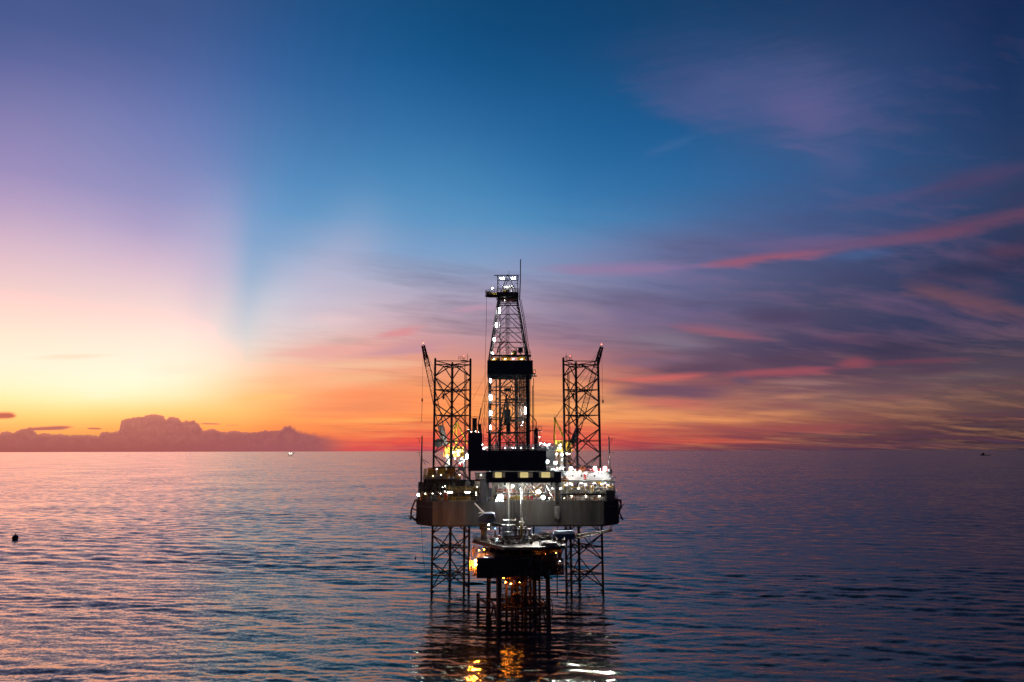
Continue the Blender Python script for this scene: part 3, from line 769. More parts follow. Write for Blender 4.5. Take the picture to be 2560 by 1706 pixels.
gh = thing('generator_house', 'long dark machinery house behind the pipework, under the orange tanks', 'machinery house', (X(1120,13), 13, HZ1))
MB().bbox(X(1059,12), X(1186,12), 12.0, 13.6, HZ1+0.05, D1-0.5, 0.08).build('wall', material('olive_cladding', (0.075, 0.075, 0.06), 0.6, var=0.5, vscale=0.7, rust=0.4), gh)
for px in (1072, 1098, 1126, 1152, 1176):
    MB().box(X(px,12)-0.5, X(px,12)+0.5, 11.94, 11.997, HZ1+0.15, HZ1+2.15).build('door', M_GREY, gh)
q = MB()
for k in range(28): x = X(1060,12) + k*0.6; q.box(x-0.04, x+0.04, 11.93, 11.997, HZ1+2.3, D1-0.6)
q.build('wall_rib', M_GREY, gh)
# the three orange tanks
for i, (a, b, lb, mt) in enumerate(((1068,1088,'rusty orange slop tank at the outer end of the row on the left upper deck',M_ORNG),(1092,1112,'dull ochre slop tank in the middle of the row on the left upper deck',M_OCHRE),(1116,1136,'orange slop tank at the inner end of the row, below the crane pedestal',M_ORNG))):
    Y = 9.0; x0, x1 = X(a,Y), X(b,Y); z0 = D1 + 0.02; zt_ = Z(1170,Y)
    t = thing('slop_tank', lb, 'tank', ((x0+x1)/2, Y+1, z0), 'orange tanks on the left upper deck')
    q = MB(); w = (x1-x0)/2; c = (x0+x1)/2
    q.add([(c-w*0.62,Y+.3,z0+.5),(c+w*0.62,Y+.3,z0+.5),(c+w*0.62,Y+2.0,z0+.5),(c-w*0.62,Y+2.0,z0+.5),(c-w,Y,zt_-1.0),(c+w,Y,zt_-1.0),(c+w,Y+2.4,zt_-1.0),(c-w,Y+2.4,zt_-1.0),(c-w,Y,zt_),(c+w,Y,zt_),(c+w,Y+2.4,zt_),(c-w,Y+2.4,zt_)],
          [(3,2,1,0),(8,9,10,11)] + [(k*4+i_, k*4+(i_+1)%4, (k+1)*4+(i_+1)%4, (k+1)*4+i_) for k in range(2) for i_ in range(4)])
    q.build('tank_body', mt, t)
    f = MB()
    for sx in (-1,1):
        for yy in (Y+0.2, Y+2.2): f.tube((c+sx*w*0.95, yy, z0), (c+sx*w*0.95, yy, zt_-1.0), 0.09)
    f.tube((c-w,Y-0.04,zt_),(c+w,Y-0.04,zt_),0.09)
    f.build('frame', M_BLACK, t)

lowl = thing('mezzanine_deck', 'low ochre mezzanine with two bright strip lamps under it', 'deck', (X(1154,3), 3, HZ1))
D2 = Z(1226, 3)
m = MB(); m.box(X(1116,3), X(1193,3), 2.6, 9, D2-0.9, D2); m.build('deck_plate', M_TAN, lowl)
for px in (1118, 1146, 1191): MB().box(X(px,3)-0.15, X(px,3)+0.15, 2.8, 3.1, HZ1+0.05, D2-0.9).build('pillar', M_GREY, lowl)
MB().rail([(X(1116,3),2.7,D2),(X(1193,3),2.7,D2)], 1.1, 0.045, 1.5).build('railing', M_YRAIL, lowl)
for px in (1123.7, 1168):
    x, z = X(px,2.5,1231), Z(1231,2.5)
    f = MB().box(x-0.85, x+0.85, 2.5, 2.85, z+0.14, z+0.3).build('light_fitting', M_GREY, lowl)
    MB().tube((x-0.75,2.45,z),(x+0.75,2.45,z),0.15,n=8).build('lamp', glow('lamp_strip', (1.0,0.93,0.78), 42.0), f)
clutter(lowl, X(1114,3), X(1196,3), 3.2, 8, HZ1+0.1, D2-1.0, 60, 8, [M_GREY, M_OCHRE, M_BLACK, M_RUST], 'pipework')
clutter(lowl, X(1118,3), X(1190,3), 3.2, 8, D2, D2+1.9, 40, 9, [M_GREY, M_PIPE, M_YEL], 'pipework')
clutter(hull, X(1048,3), X(1114,3), 2.0, 8, HZ1+0.1, HZ1+3.0, 95, 10, [M_GREY, M_RUST, M_BLACK, M_PIPE, M_ORNG], 'pipework')
for px, py, Y in ((1062.3,1234,2.5),(1081,1234,2.6),(1096,1230.5,3),(1100.5,1234,2.2),(1111.7,1229,2.4),(1189.5,1232,2.0),(1190,1238,2.0),(1106,1218,3.4),(1112,1216,3.4),(1192,1217,2.4)):
    lamp(hull, at(px,py,Y), 0.12, L_SOFT)
# dark locker and exhaust box on the far left corner, with the corner floodlight
b = MB(); b.bbox(X(1046,6), X(1057.5,6), 5, 8, HZ1+0.05, Z(1205,6), 0.08); single(b, 'deck_locker', M_DARK, 'tall dark locker on the far left deck corner behind the floodlight', 'locker')
flood(hull, at(1044.7,1237,3.4), 0.38, glow('corner_beam', W_COL, 160.0), (-0.15,-1,0.10))

for k, px in enumerate((1125.0, 1129.7, 1134.5, 1139.3)):
    c = at(px, 1219, 9.0); g = thing('gas_cylinder', 'slim pale gas cylinder in the row of four above the ochre mezzanine', 'cylinder', (c.x, c.y, c.z), 'row of four pale cylinders')
    MB().lathe((c.x,c.y,c.z), [(0.13,0),(0.17,0.06),(0.17,1.75),(0.08,2.0)], 10).build('bottle', M_PALE, g, True)
    MB().lathe((c.x,c.y,c.z), [(0.05,2.0),(0.08,2.05),(0.08,2.2),(0.03,2.25)], 8).build('valve', M_RED, g, True)
    rk = MB()
st = MB(); a0, a1 = X(1123,9), X(1141.5,9); zb = at(1130,1219,9).z
st.box(a0, a1, 8.7, 9.35, zb-0.3, zb-0.02); st.tube((a0,8.75,zb),(a0,8.75,zb+1.5),0.04,n=4).tube((a1,8.75,zb),(a1,8.75,zb+1.5),0.04,n=4).tube((a0,8.75,zb+1.2),(a1,8.75,zb+1.2),0.04,n=4)
for xx in (a0+0.1,a1-0.1): st.box(xx-0.08,xx+0.08,8.9,9.1,HZ1+0.05,zb-0.3)
single(st, 'cylinder_rack', M_GREY, 'steel rack holding four slim pale gas cylinders', 'rack')

c = at(1113.5, 1247, 2.6); rb = thing('fire_cabinet', 'bright red cabinet standing on the deck left of the strip lamps', 'cabinet', (c.x, 2.6, HZ1))
MB().bbox(c.x-0.5, c.x+0.5, 2.2, 3.0, HZ1+0.06, HZ1+2.1, 0.05).build('cabinet_body', M_RED, rb)
MB().box(c.x-0.42, c.x+0.42, 2.16, 2.197, HZ1+0.2, HZ1+1.95).build('door', M_RED, rb)

c = at(1168.5, 1220, 10); st = thing('storage_silo', 'tall pale cylindrical silo behind the ochre mezzanine', 'silo', (c.x, 10, HZ1))
MB().lathe((c.x,10,HZ1), [(0.9,0.05),(0.9,5.3),(0.6,5.9),(0.2,6.1)], 18).build('tank_body', M_PALE, st, True)
lad = MB()
for dx in (-0.2,0.2): lad.tube((c.x+0.55+dx,8.95,HZ1+0.1),(c.x+0.55+dx,8.95,HZ1+5.8),0.04,n=4)
for k in range(16): lad.tube((c.x+0.35,8.95,HZ1+0.4+k*0.33),(c.x+0.75,8.95,HZ1+0.4+k*0.33),0.03,n=4)
lad.build('ladder', M_GREY, st)

b0, b1 = X(1187,7), X(1214,7); zc = Z(1199,7)
ct = thing('deck_cabin', 'small cabin with a pale wall, brown awning and lamp left of the cantilever', 'cabin', ((b0+b1)/2, 8, HZ1))
MB().bbox(b0, b1, 7.3, 11, HZ1+0.05, Z(1184,7), 0.08).build('wall', M_PALE, ct)
MB().box(b0+0.05, b1+0.25, 5.9, 7.25, zc-0.55, zc+0.05).build('awning', M_DRED, ct)
MB().box(b0-0.1, b1+0.1, 7.1, 11.2, Z(1184,7)+0.003, Z(1184,7)+0.25).build('roof', M_GREY, ct)
d = MB(); d.box(b0+0.5, b0+1.5, 7.22, 7.297, HZ1+0.2, HZ1+2.3); d.build('door', M_GREY, ct)
lamp(ct, (b0+2.0, 6.6, zc-0.85), 0.14, L_SOFT); lamp(ct, (b0+1.9, 6.4, Z(1187.5,6.4)), 0.14, L_SOFT)
clutter(hull, X(1176,5), X(1216,5), 3.5, 6.5, HZ1+0.1, HZ1+5.0, 40, 12, [M_GREY, M_PIPE, M_RUST], 'pipework')

# white and red reel box hung below the left crane
x0, x1, z0, z1 = X(1144,16), X(1160.5,16), Z(1174,16), Z(1148,16)
rb = thing('control_cabin', 'white and red control cabin beside the dark wind wall', 'cabin', ((x0+x1)/2, 16, HZ1))
MB().bbox(x0, x1, 16, 19, z0, z1, 0.06).build('wall', M_WHITE, rb)
MB().box(x0+0.25, x1-0.5, 15.93, 15.997, z0+0.5, z0+2.2).build('red_panel', M_RED, rb)
MB().box(x0-0.2, x1+0.2, 15.8, 19.2, z0-0.35, z0-0.003).tube((x0+0.3,16.2,HZ1+0.05),(x0+0.3,16.2,z0-0.35),0.15).tube((x1-0.3,16.2,HZ1+0.05),(x1-0.3,16.2,z0-0.35),0.15).build('support_frame', M_GREY, rb)
lamp(rb, (x0+0.6, 15.4, z1-1.4), 0.16, L_WHITE)
tube_light(rb, X(1166,15), 15, Z(1147,15), Z(1136,15), 0.24, L_WHITE)

# ------------------------------------------------------------------ right (starboard) working decks
D3 = Z(1202, 5)
upr = thing('upper_deck', 'white-lit equipment deck directly below the white deck house', 'deck', (X(1478,5), 5, HZ1))
m = MB(); m.box(X(1405,5), X(1537,5), 4.5, 16, D3-0.4, D3); m.build('deck_plate', M_GREY, upr)
for px in (1424, 1447, 1471, 1508, 1533): MB().box(X(px,5)-0.12, X(px,5)+0.12, 4.7, 4.95, HZ1+0.05, D3-0.4).build('pillar', M_GREY, upr)
MB().rail([(X(1421,5),4.6,D3),(X(1537,5),4.6,D3),(X(1537,5),16,D3)], 1.15, 0.045, 1.6).build('railing', M_PALE, upr)
clutter(upr, X(1408,6), X(1533,6), 5.2, 11, HZ1+2.0, D3-0.6, 110, 21, [M_WHITE, M_PIPE, M_PALE, M_YEL, M_GREY], 'pipework')
for px, py, Y, r in ((1415,1213,6.0,.20),(1429,1212,6.0,.22),(1463,1213,6.5,.20),(1503,1211,6.5,.22),(1519,1213,6.0,.16),(1446,1222,5.6,.12),(1476,1220,6.0,.12),(1506,1225,5.4,.14),(1400,1222,7,.14)):
    lamp(upr, at(px,py,Y), r, L_WHITE)
m2 = thing('mezzanine_deck', 'low dark mezzanine with three lamps under it, below the white-lit deck', 'deck', (X(1474,2.5), 2.5, HZ1))
D4 = Z(1235, 2.5)
MB().box(X(1402,2.5), X(1536,2.5), 2.2, 7, D4-0.45, D4).build('deck_plate', M_BLACK, m2)
for px in (1404, 1438, 1472, 1506, 1533): MB().box(X(px,2.5)-0.12, X(px,2.5)+0.12, 2.3, 2.5, HZ1+0.05, D4-0.45).build('pillar', M_BLACK, m2)
MB().rail([(X(1402,2.5),2.3,D4),(X(1536,2.5),2.3,D4)], 1.1, 0.05, 1.5).build('railing', M_PALE, m2)
clutter(m2, X(1402,3), X(1510,3), 2.8, 6, HZ1+0.1, D4-0.5, 70, 22, [M_ORNG, M_PALE, M_RUST, M_WHITE], 'pipework')
clutter(m2, X(1404,3), X(1536,3), 2.8, 6, D4, D4+2.2, 50, 23, [M_GREY, M_YEL, M_PIPE], 'pipework')
for px in (1428.8, 1464, 1497.5): lamp(m2, at(px,1241,2.0), 0.22, L_SOFT)
for px, py in ((1410,1246),(1446,1247),(1480,1246),(1513,1240)): lamp(m2, at(px,py,3.5), 0.09, L_WARM)
b = MB(); b.bbox(X(1512,3), X(1534,3), 1.8, 5, HZ1+0.05, Z(1226,3), 0.15); single(b, 'winch_housing', M_BLACK, 'lumpy black winch housing on the right deck corner', 'winch')

hz0, hz1 = D3 + 0.03, Z(1181.5, 7)
dh = thing('deck_house', 'glaring white deck house under a row of bright floodlights', 'deck house', (X(1469,7), 9, D3))
MB().bbox(X(1413,7), X(1468,7), 7, 13, hz0, hz1, 0.08).bbox(X(1470,7), X(1524,7), 7.3, 13, hz0, hz1-0.3, 0.08).build('wall', M_WHITE, dh)
MB().box(X(1411,7), X(1525,7), 6.7, 13.2, hz1+0.003, hz1+0.2).build('roof', M_PALE, dh)
for px in (1431, 1453, 1486): MB().box(X(px,7)-0.25, X(px,7)+0.25, 6.95, 6.997, hz0+1.0, hz0+1.7).build('window', M_DARK, dh)
MB().box(X(1462,7)-0.45, X(1462,7)+0.45, 6.94, 6.997, hz0+0.1, hz0+2.1).build('door', M_RED, dh)
MB().rail([(X(1440,7),6.8,hz1+0.2),(X(1525,7),6.8,hz1+0.2)], 1.1, 0.06, 1.4).build('railing', M_RED, dh)
MB().box(X(1470,7), X(1520,7), 6.75, 6.9, hz1+0.21, hz1+0.5).build('edge_band', M_RED, dh)
for px, py, Y, r in ((1426.8,1172,7.2,.34),(1487,1172,7.0,.44),(1512,1172,7.0,.44)):
    flood(dh, at(px,py,Y), r, glow('roof_beam', W_COL, 5000.0), (-0.05,-1,-0.05))
for px, py, Y in ((1392,1172,9),(1400,1172,9),(1407,1171.5,9),(1462,1172,10),(1454,1171,10),(1464,1184,6.4),(1500,1180,6.2),(1436,1176,6.4)):
    lamp(dh, at(px,py,Y), 0.17, L_WHITE)
for px in (1424, 1449, 1492, 1508): lamp(dh, at(px,1179.5,5.2), 0.17, L_FILL)  # row added in front to brighten the white walls
for px in (1424, 1452, 1484, 1512): lamp(upr, at(px,1209,4.0), 0.15, L_FILL)  # row added as fill light for this deck
c = at(1456,1175,9); bd = thing('satellite_dome', 'small orange domed cover on the roof of the white deck house', 'dome', (c.x, 9, hz1+0.2))
MB().lathe((c.x,9,hz1+0.2), [(0.5,0),(0.5,0.3),(0.95,0.5),(1.05,1.0),(0.8,1.55),(0.3,1.85)], 16).build('dome', M_ORNG, bd, True)

# orange and white lifeboat between the cantilever and the deck house
x0, x1, Y = X(1401,3), X(1421,3), 3.4; z0, z1 = Z(1206,Y), Z(1189,Y); c = (x0+x1)/2
lb = thing('lifeboat', 'orange enclosed lifeboat slung left of the white deck house', 'lifeboat', (c, Y, z0))
q = MB(); K = 9
secs = []
for j in range(K):
    t = j/(K-1); s_ = math.sin(math.pi*min(max(t,0.04),0.96))**0.5; xx = x0 + (x1-x0)*t
    secs.append([(xx, Y + 1.0*s_*math.cos(a_), z0 + 0.95 + (0.85*s_*math.sin(a_) if math.sin(a_) < 0 else 0.95*s_*math.sin(a_))) for a_ in [2*math.pi*i/12 for i in range(12)]])
q.add([p for s_ in secs for p in s_], [(k*12+i, k*12+(i+1)%12, (k+1)*12+(i+1)%12, (k+1)*12+i) for k in range(K-1) for i in range(12)] + [tuple(range(12))[::-1], tuple(range((K-1)*12, K*12))])
q.build('boat_hull', M_ORNG, lb, True)
MB().box(c-0.6, c+0.5, Y-0.5, Y+0.5, z0+1.85, z0+2.25).build('cockpit', M_WHITE, lb)
MB().box(x0+0.15, x1-0.15, Y-1.06, Y-0.96, z0+0.85, z0+1.05).build('fender', M_WHITE, lb)
dv = thing('lifeboat_davit', 'white davit frame carrying the orange lifeboat', 'davit', (c, Y+1, HZ1))
q = MB()
for xx in (x0+0.4, x1-0.4): q.path([(xx,Y+1.9,HZ1+0.05),(xx,Y+1.9,z1+0.9),(xx,Y+0.1,z1+1.2)], 0.13); q.tube((xx,Y+0.1,z1+1.2),(xx,Y+0.1,z0+1.9),0.03)
q.tube((x0+0.4,Y+1.9,z0-0.1),(x1-0.4,Y+1.9,z0-0.1),0.1).build('frame', M_WHITE, dv)
# pale module wall and caged platform behind the wind wall
x0, x1 = X(1364,14), X(1387,14)
wm = thing('pale_module', 'tall pale module wall rising at the right edge of the dark wind wall', 'module', ((x0+x1)/2, 16, HZ1))
MB().bbox(x0, x1, 14, 22, HZ1+0.05, Z(1126,14), 0.1).build('wall', M_PALE, wm)
for px in (1367, 1375, 1383): MB().box(X(px,14)-0.08, X(px,14)+0.08, 13.9, 13.997, Z(1160,14), Z(1128,14)).build('stiffener', M_PALE, wm)
MB().box(X(1362,12), X(1400,12), 11, 13.8, Z(1162.5,12)-0.3, Z(1162.5,12)).rail([(X(1362,12),11.1,Z(1162.5,12)),(X(1400,12),11.1,Z(1162.5,12))],1.2,0.05,1.0).build('walkway', M_GREY, wm)
for px in (1371, 1380, 1390, 1398): MB().tube((X(px,12),11.4,HZ1+0.05),(X(px,12),11.4,Z(1162.5,12)-0.3),0.12).build('post', M_GREY, wm)
for px, py, r in ((1368,1155,.34),(1388,1158,.34)): flood(wm, at(px,py,10.6), r, L_BEAM, (0.0,-1,-0.25))
for px, py, Y in ((1360,1110.5,16),(1363,1113,16),(1371,1112,18),(1374,1110,18),(1349,1112,12),(1352,1108,12),(1366,1114,17)): lamp(wm, at(px,py,Y), 0.17, L_WHITE)
clutter(wm, X(1340,16), X(1392,16), 15, 20, Z(1126,14), Z(1110,14), 34, 31, [M_WHITE, M_PALE, M_PIPE], 'pipework')
clutter(hull, X(1388,14), X(1432,14), 12, 18, HZ1+3, Z(1140,14), 60, 32, [M_PALE, M_YEL, M_WHITE, M_GREY], 'pipework')
lt = thing('stair_tower', 'caged stair tower lit from below beneath the right crane', 'stair tower', (X(1409,20), 20, HZ1))
q = MB(); xa, xb = X(1396,20), X(1424,20); zb = Z(1136,20)
for xx in (xa, (xa+xb)/2, xb):
    for yy in (18.5, 21.5): q.tube((xx,yy,HZ1+0.05),(xx,yy,zb),0.12)
q.build('frame', M_YEL, lt)
q = MB()
for k in range(4):
    z = HZ1 + 2.6 + k*2.6
    q.box(xa-0.2, xb+0.2, 18.3, 21.7, z-0.1, z); q.rail([(xa-0.2,18.35,z),(xb+0.2,18.35,z)],1.0,0.04,1.0)
q.build('landing', M_PALE, lt)
for k, (px, py) in enumerate(((1407,1137),(1416,1134),(1424,1135),(1404,1150),(1412,1163),(1398,1171))): lamp(lt, at(px,py,18.0), 0.15, L_SOFT)

# ------------------------------------------------------------------ cantilever with its wind walls
CY0 = -25.0
cant = thing('cantilever', 'black cantilever beam and wind-walled drill floor reaching out over the wellhead platform', 'cantilever', (-1.5, -10, HZ1))
zc0, zc1 = Z(1207, CY0), Z(1179.5, CY0)
xw0, xw1 = X(1170, CY0, 1150), X(1365, CY0, 1150)
xc0, xc1 = X(1214.5, CY0), X(1402, CY0)
m = MB(); m.box(xc0, xc1, CY0, CY0+0.9, zc0, zc1-0.02)
for x in (xc0, xc1-0.9): m.box(x, x+0.9, CY0+0.9, 34, zc0, zc1-0.02)
m.box(xc0+0.9, xc1-0.9, CY0+14, CY0+14.8, zc0, zc1-0.02); m.box(xc0+0.9, xc1-0.9, 33, 33.8, zc0, zc1-0.02)
m.build('main_girder', M_DARK, cant)
m = MB()
for z in (zc0, zc1-0.35):
    m.box(xc0-0.12, xc1+0.12, CY0-0.12, CY0-0.003, z, z+0.3)
for k in range(15):
    x = xc0 + 0.4 + k*(xc1-xc0-0.8)/14
    m.box(x-0.05, x+0.05, CY0-0.1, CY0-0.003, zc0+0.3, zc1-0.35)
m.build('stiffener', M_DARK, cant)
# lit ventilation windows in the girder: bright middle pane with dim side panes
for pxa, pxb, dim_l, dim_r in ((1236.7,1253.5,1231,1262),(1299.5,1320,1294,1331),(1352.5,1374.5,1347,1384)):
    za, zb = Z(1194.5,CY0), Z(1181.2,CY0)
    x0, x1 = X(pxa,CY0), X(pxb,CY0)
    w = MB().box(x0, x1, CY0-0.16, CY0-0.105, za, zb).build('lit_window', L_VENT, cant)
    fr = MB()
    for z in (za-0.09, zb): fr.box(x0-0.1, x1+0.1, CY0-0.24, CY0-0.1, z, z+0.09)
    for x in (x0-0.1, x1): fr.box(x, x+0.1, CY0-0.24, CY0-0.1, za, zb)
    fr.box(x0+0.5, x1-0.3, CY0-0.22, CY0-0.163, (za+zb)/2+0.15, (za+zb)/2+0.22)
    fr.build('frame', M_BLACK, w)
    for pa, pb in ((X(dim_l,CY0), x0-0.12), (x1+0.12, X(dim_r,CY0))):
        MB().box(pa, pb, CY0-0.15, CY0-0.105, za+0.05, zb-0.05).build('side_pane', glow('dim_window', (1.0,0.75,0.25), 0.05), w)
# wind wall round the drill floor substructure
zw0, zw1 = Z(1178, CY0), Z(1126.5, CY0)
m = MB(); T = 0.25
m.box(xw0, xw1, CY0-0.3, CY0-0.3+T, zw0, zw1); m.box(xw0, xw0+T, CY0-0.3+T, -6, zw0, zw1); m.box(xw1-T, xw1, CY0-0.3+T, -6, zw0, zw1); m.box(xw0+T, xw1-T, -6.3, -6, zw0, zw1-0.4)
x0t, x1t = X(1170, CY0, 1100), X(1204.5, CY0, 1100); zt2 = Z(1082.5, CY0)
m.box(x0t, x1t, CY0-0.32, CY0+3.2, zw1+0.003, zt2)
m.build('wind_wall', M_DARK, cant)
m = MB()
for k in range(34):
    x = xw0 + 0.3 + k*(xw1-xw0-0.6)/33
    m.box(x-0.04, x+0.04, CY0-0.36, CY0-0.303, zw0+0.05, zw1-0.05)
m.box(xw0-0.05, xw1+0.05, CY0-0.40, CY0-0.303, zw1-0.04, zw1+0.0)
m.build('cladding_rib', M_DARK, cant)
m = MB(); m.box(xw0+T, xw1-T, CY0-0.05, -6.3, zw1-0.75, zw1-0.5); m.build('drill_floor', M_GREY, cant)
MB().rail([(x1t,CY0+0.1,zw1),(xw1,CY0+0.1,zw1),(xw1,-6,zw1)],1.1,0.045,1.8).build('railing', M_PALE, cant)
# side stair platform of the dark tower, railing on top
MB().rail([(x0t+0.1,CY0,zt2),(x1t-0.1,CY0,zt2)],1.1,0.045,0.9).build('railing', M_GREY, cant)
for px, py in ((1178,1080),(1188,1079),(1196,1080),(1171,1074)): lamp(cant, at(px,py,CY0+1.0), 0.10, L_SOFT)
m = MB(); m.rail([(x1t+0.4,CY0-0.5,Z(1107,CY0)),(x1t+2.6,CY0-0.5,Z(1107,CY0))],1.2,0.05,0.8).tube((x1t+0.4,CY0-0.5,zw1),(x1t+0.4,CY0-0.5,Z(1087,CY0)),0.06).tube((x1t+2.6,CY0-0.5,zw1),(x1t+2.6,CY0-0.5,Z(1073,CY0)),0.07)
m.build('side_ladder', M_LAT, cant)
clutter(cant, X(1206,-22), X(1362,-22), -22, -9, zw1-0.4, zw1+1.9, 90, 41, [M_WHITE, M_PIPE, M_GREY, M_PALE], 'drill_floor_gear')
for px, py, Y, r in ((1209,1121,-21,.30),(1205,1112,-20,.16),(1217,1119,-20,.14),(1243,1120,-12,.13),(1262,1121,-12,.13),(1281,1120,-12,.14),(1284,1121,-14,.12),(1288,1120,-13,.14),(1303,1120,-14,.15),(1231,1121,-15,.11),(1316,1119,-13,.13),(1332,1121,-15,.10)):
    lamp(cant, at(px,py,Y), r, L_WHITE)
# support legs and bracing between girder and hull
m = MB(); xp = X(1391.5, -1)
m.box(xp-0.6, xp+0.6, -1.6, -0.4, Z(1262,-1), zc0); m.add([(xp-0.6,-1.5,zc0-1.6),(xp+1.4,-1.5,zc0),(xp-0.6,-1.5,zc0),(xp-0.6,-0.5,zc0-1.6),(xp+1.4,-0.5,zc0),(xp-0.6,-0.5,zc0)],[(0,1,2),(5,4,3),(0,3,4,1),(1,4,5,2),(2,5,3,0)])
m.build('support_leg', M_BLACK, cant)
MB().bbox(X(1200,-3), X(1217,-3), -3.6, -1.7, HZ1+0.06, zc0-0.02, 0.1).build('stair_casing', M_DARK, cant)
xq = X(1214, -1); m = MB(); m.box(xq-1.0, xq+1.0, -1.5, -0.4, HZ1+0.06, zc0); m.build('support_leg', M_BLACK, cant)
m = MB()
def bar(p, q, Y0, Y1=None, r=0.13): m.tube(at(p[0],p[1],Y0), at(q[0],q[1],Y0 if Y1 is None else Y1), r)
for p, q in (((1364,1209),(1386,1256)),((1385,1213),(1372,1238)),((1363.5,1208),(1363.5,1256)),((1310,1209),(1337,1238)),((1361,1209),(1342,1228)),((1258,1209),(1274,1224)),((1273.5,1209),(1273.5,1270)),((1297,1209),(1297,1236)),((1311,1209),(1311,1236)),((1297,1218),(1311,1218)),((1309,1208),(1285,1232)),((1274,1224),(1285,1233))):
    bar(p, q, -6)
m.tube(at(1254,1234.5,-6), at(1363,1234.5,-6), 0.22)
m.build('under_brace', M_BLACK, cant)
m = MB()
for p, q in (((1318,1226),(1326,1211)),((1326,1211),(1336,1224)),((1336,1222),(1350,1208)),((1312,1212),(1318,1226))): m.tube(at(p[0],p[1],6), at(q[0],q[1],6), 0.14)
m.build('pale_brace', M_WHITE, cant)
# brilliant work lamps slung under the cantilever, plus warm fill floods added
flood(cant, at(1249.7,1243.5,-4.5), 0.78, glow('main_floodlight', W_COL, 6500.0), (0.05,-1,0.22), 2.4)
for px, py in ((1262,1207),(1330,1207),(1378,1207)): flood(cant, at(px,py+3,-21), 0.34, glow('added_hull_fill', (1.0,0.86,0.68), 560.0), (-0.12 if px < 1300 else -0.1,0.9,-0.42))  # floods added to brighten the middle of the hull
for px, py, r in ((1345,1230,.42),(1357.6,1243.5,.36)): flood(cant, at(px,py,-4.0), r, glow('work_beam', (1.0,0.93,0.82), 20000.0), (0.02,-1,0.15), 2.6)
f_ = at(1281,1216,6); lamp(cant, f_, 0.40, L_WHITE)
for px, py, Y in ((1266,1228,5),(1301,1222,6),(1333,1219,8),(1380,1222,5),(1240,1252,-0.9),(1326,1236,5),(1372,1246,4)): lamp(cant, at(px,py,Y), 0.20, L_WHITE)
# bright machinery hall seen through the bracing
hall = thing('machinery_space', 'brightly lit white machinery packed under the cantilever on the main deck', 'machinery', (X(1305,10), 10, HZ1))
MB().box(X(1228,12), X(1386,12), 12, 12.3, HZ1+0.05, Z(1209,12)+0.3).build('bulkhead', material('cream_bulkhead', (0.34, 0.31, 0.25), 0.6, var=0.5, vscale=0.8, rust=0.4), hall)
clutter(hall, X(1230,6), X(1384,6), 3, 11, HZ1+0.1, Z(1212,6), 190, 51, [M_WHITE, M_PALE, M_PIPE, M_GREY, M_RED, M_YEL, M_BLACK, M_BLACK, M_ORNG], 'machinery')
for px, lbl, mt, a, b in ((1320,'red mud pump skid on the lit deck under the cantilever',M_RED,1238,1252),(1284,'yellow valve skid behind the yellow railing under the cantilever',M_YEL,1240,1252)):
    c = at(px,1252,2.2); s_ = thing('equipment_skid', lbl, 'skid', (c.x, 2.4, HZ1), 'skids under the cantilever')
    MB().box(c.x-1.8, c.x+1.8, 1.7, 3.1, HZ1+0.06, HZ1+0.35).build('skid_base', M_GREY, s_)
    MB().lathe((c.x-1.3,2.4,HZ1+0.95), [(0.2,-.2),(0.5,0),(0.5,1.5),(0.3,1.7)], 12, 'X').bbox(c.x+0.5,c.x+1.6,1.9,2.9,HZ1+0.352,HZ1+1.6,0.08).build('pump', mt, s_, True)
# escape chute hanging off the stern, right of middle
c = at(1392.5, 1268, -1.4); zt_, zb = Z(1267,-1.4), Z(1303,-1.4)
ec = thing('hanging_caisson', 'pale ribbed caisson hanging off the stern wall below the support leg', 'caisson', (c.x, -1.4, zb))
MB().lathe((c.x,-1.4,zb), [(0.15,0),(0.75,0.5),(0.92,1.1),(0.92,zt_-zb-0.3),(0.7,zt_-zb)], 16).build('barrel', M_GREY, ec, True)
q = MB()
for k in range(5): q.lathe((c.x,-1.4,zb+1.0+k*0.75), [(0.94,-0.05),(0.99,0),(0.94,0.05)], 16)
q.build('rib', M_GREY, ec)
MB().tube((c.x,-1.4,zb+0.3),(c.x,-1.4,Z(1331,-1.4)),0.14).build('pole', M_LAT, ec)
MB().tube((c.x,-1.4,zt_),(c.x,-1.4,HZ1+1.5),0.05).tube((c.x-0.5,-1.4,zt_-0.2),(c.x,-1.4,zt_+1.4),0.04).tube((c.x+0.5,-1.4,zt_-0.2),(c.x,-1.4,zt_+1.4),0.04).build('sling', M_ROPE, ec)
# exhaust stacks behind the dark tower
for pxa, pxb, py, lb in ((1180.5,1191.7,1047,'wide black exhaust stack with a pipe ladder, left of the derrick foot'),(1194.5,1203,1062,'narrow black exhaust stack right beside the wide one')):
    x0, x1 = X(pxa,-20,1070), X(pxb,-20,1070); c = (x0+x1)/2
    s_ = thing('exhaust_stack', lb, 'exhaust stack', (c, -20, zt2), 'exhaust stacks left of the derrick')
    MB().bbox(x0, x1, -20.7, -19.3, zt2-2.0 if False else zt2+0.02, Z(py,-20), 0.1).build('casing', M_BLACK, s_)
    MB().box(x0-0.08, x1+0.08, -20.78, -19.22, Z(py,-20)+0.003, Z(py,-20)+0.15).build('cap', M_BLACK, s_)
    if pxa < 1190:
        q = MB()
        for k in range(4): z = zt2+0.9+k*0.6; q.lathe((x0-0.45,-20,z), [(0.12,-.12),(0.18,0),(0.12,.12)], 8, 'Z')
        q.tube((x0-0.45,-20,zt2+0.1),(x0-0.45,-20,Z(1049,-20)),0.06); q.build('silencer', M_BLACK, s_)
gy = thing('pipe_gantry', 'thin arched gantry over the exhaust stacks with rigging lines up to the derrick', 'gantry', (X(1185,-19), -19, zt2))
q = MB(); q.path([at(1175.5,1083,-19), at(1175.5,1043.5,-19), at(1187,1041.5,-19), at(1197.5,1043.5,-19), at(1194,1062,-19)], 0.07)
q.build('arch', M_LAT, gy)
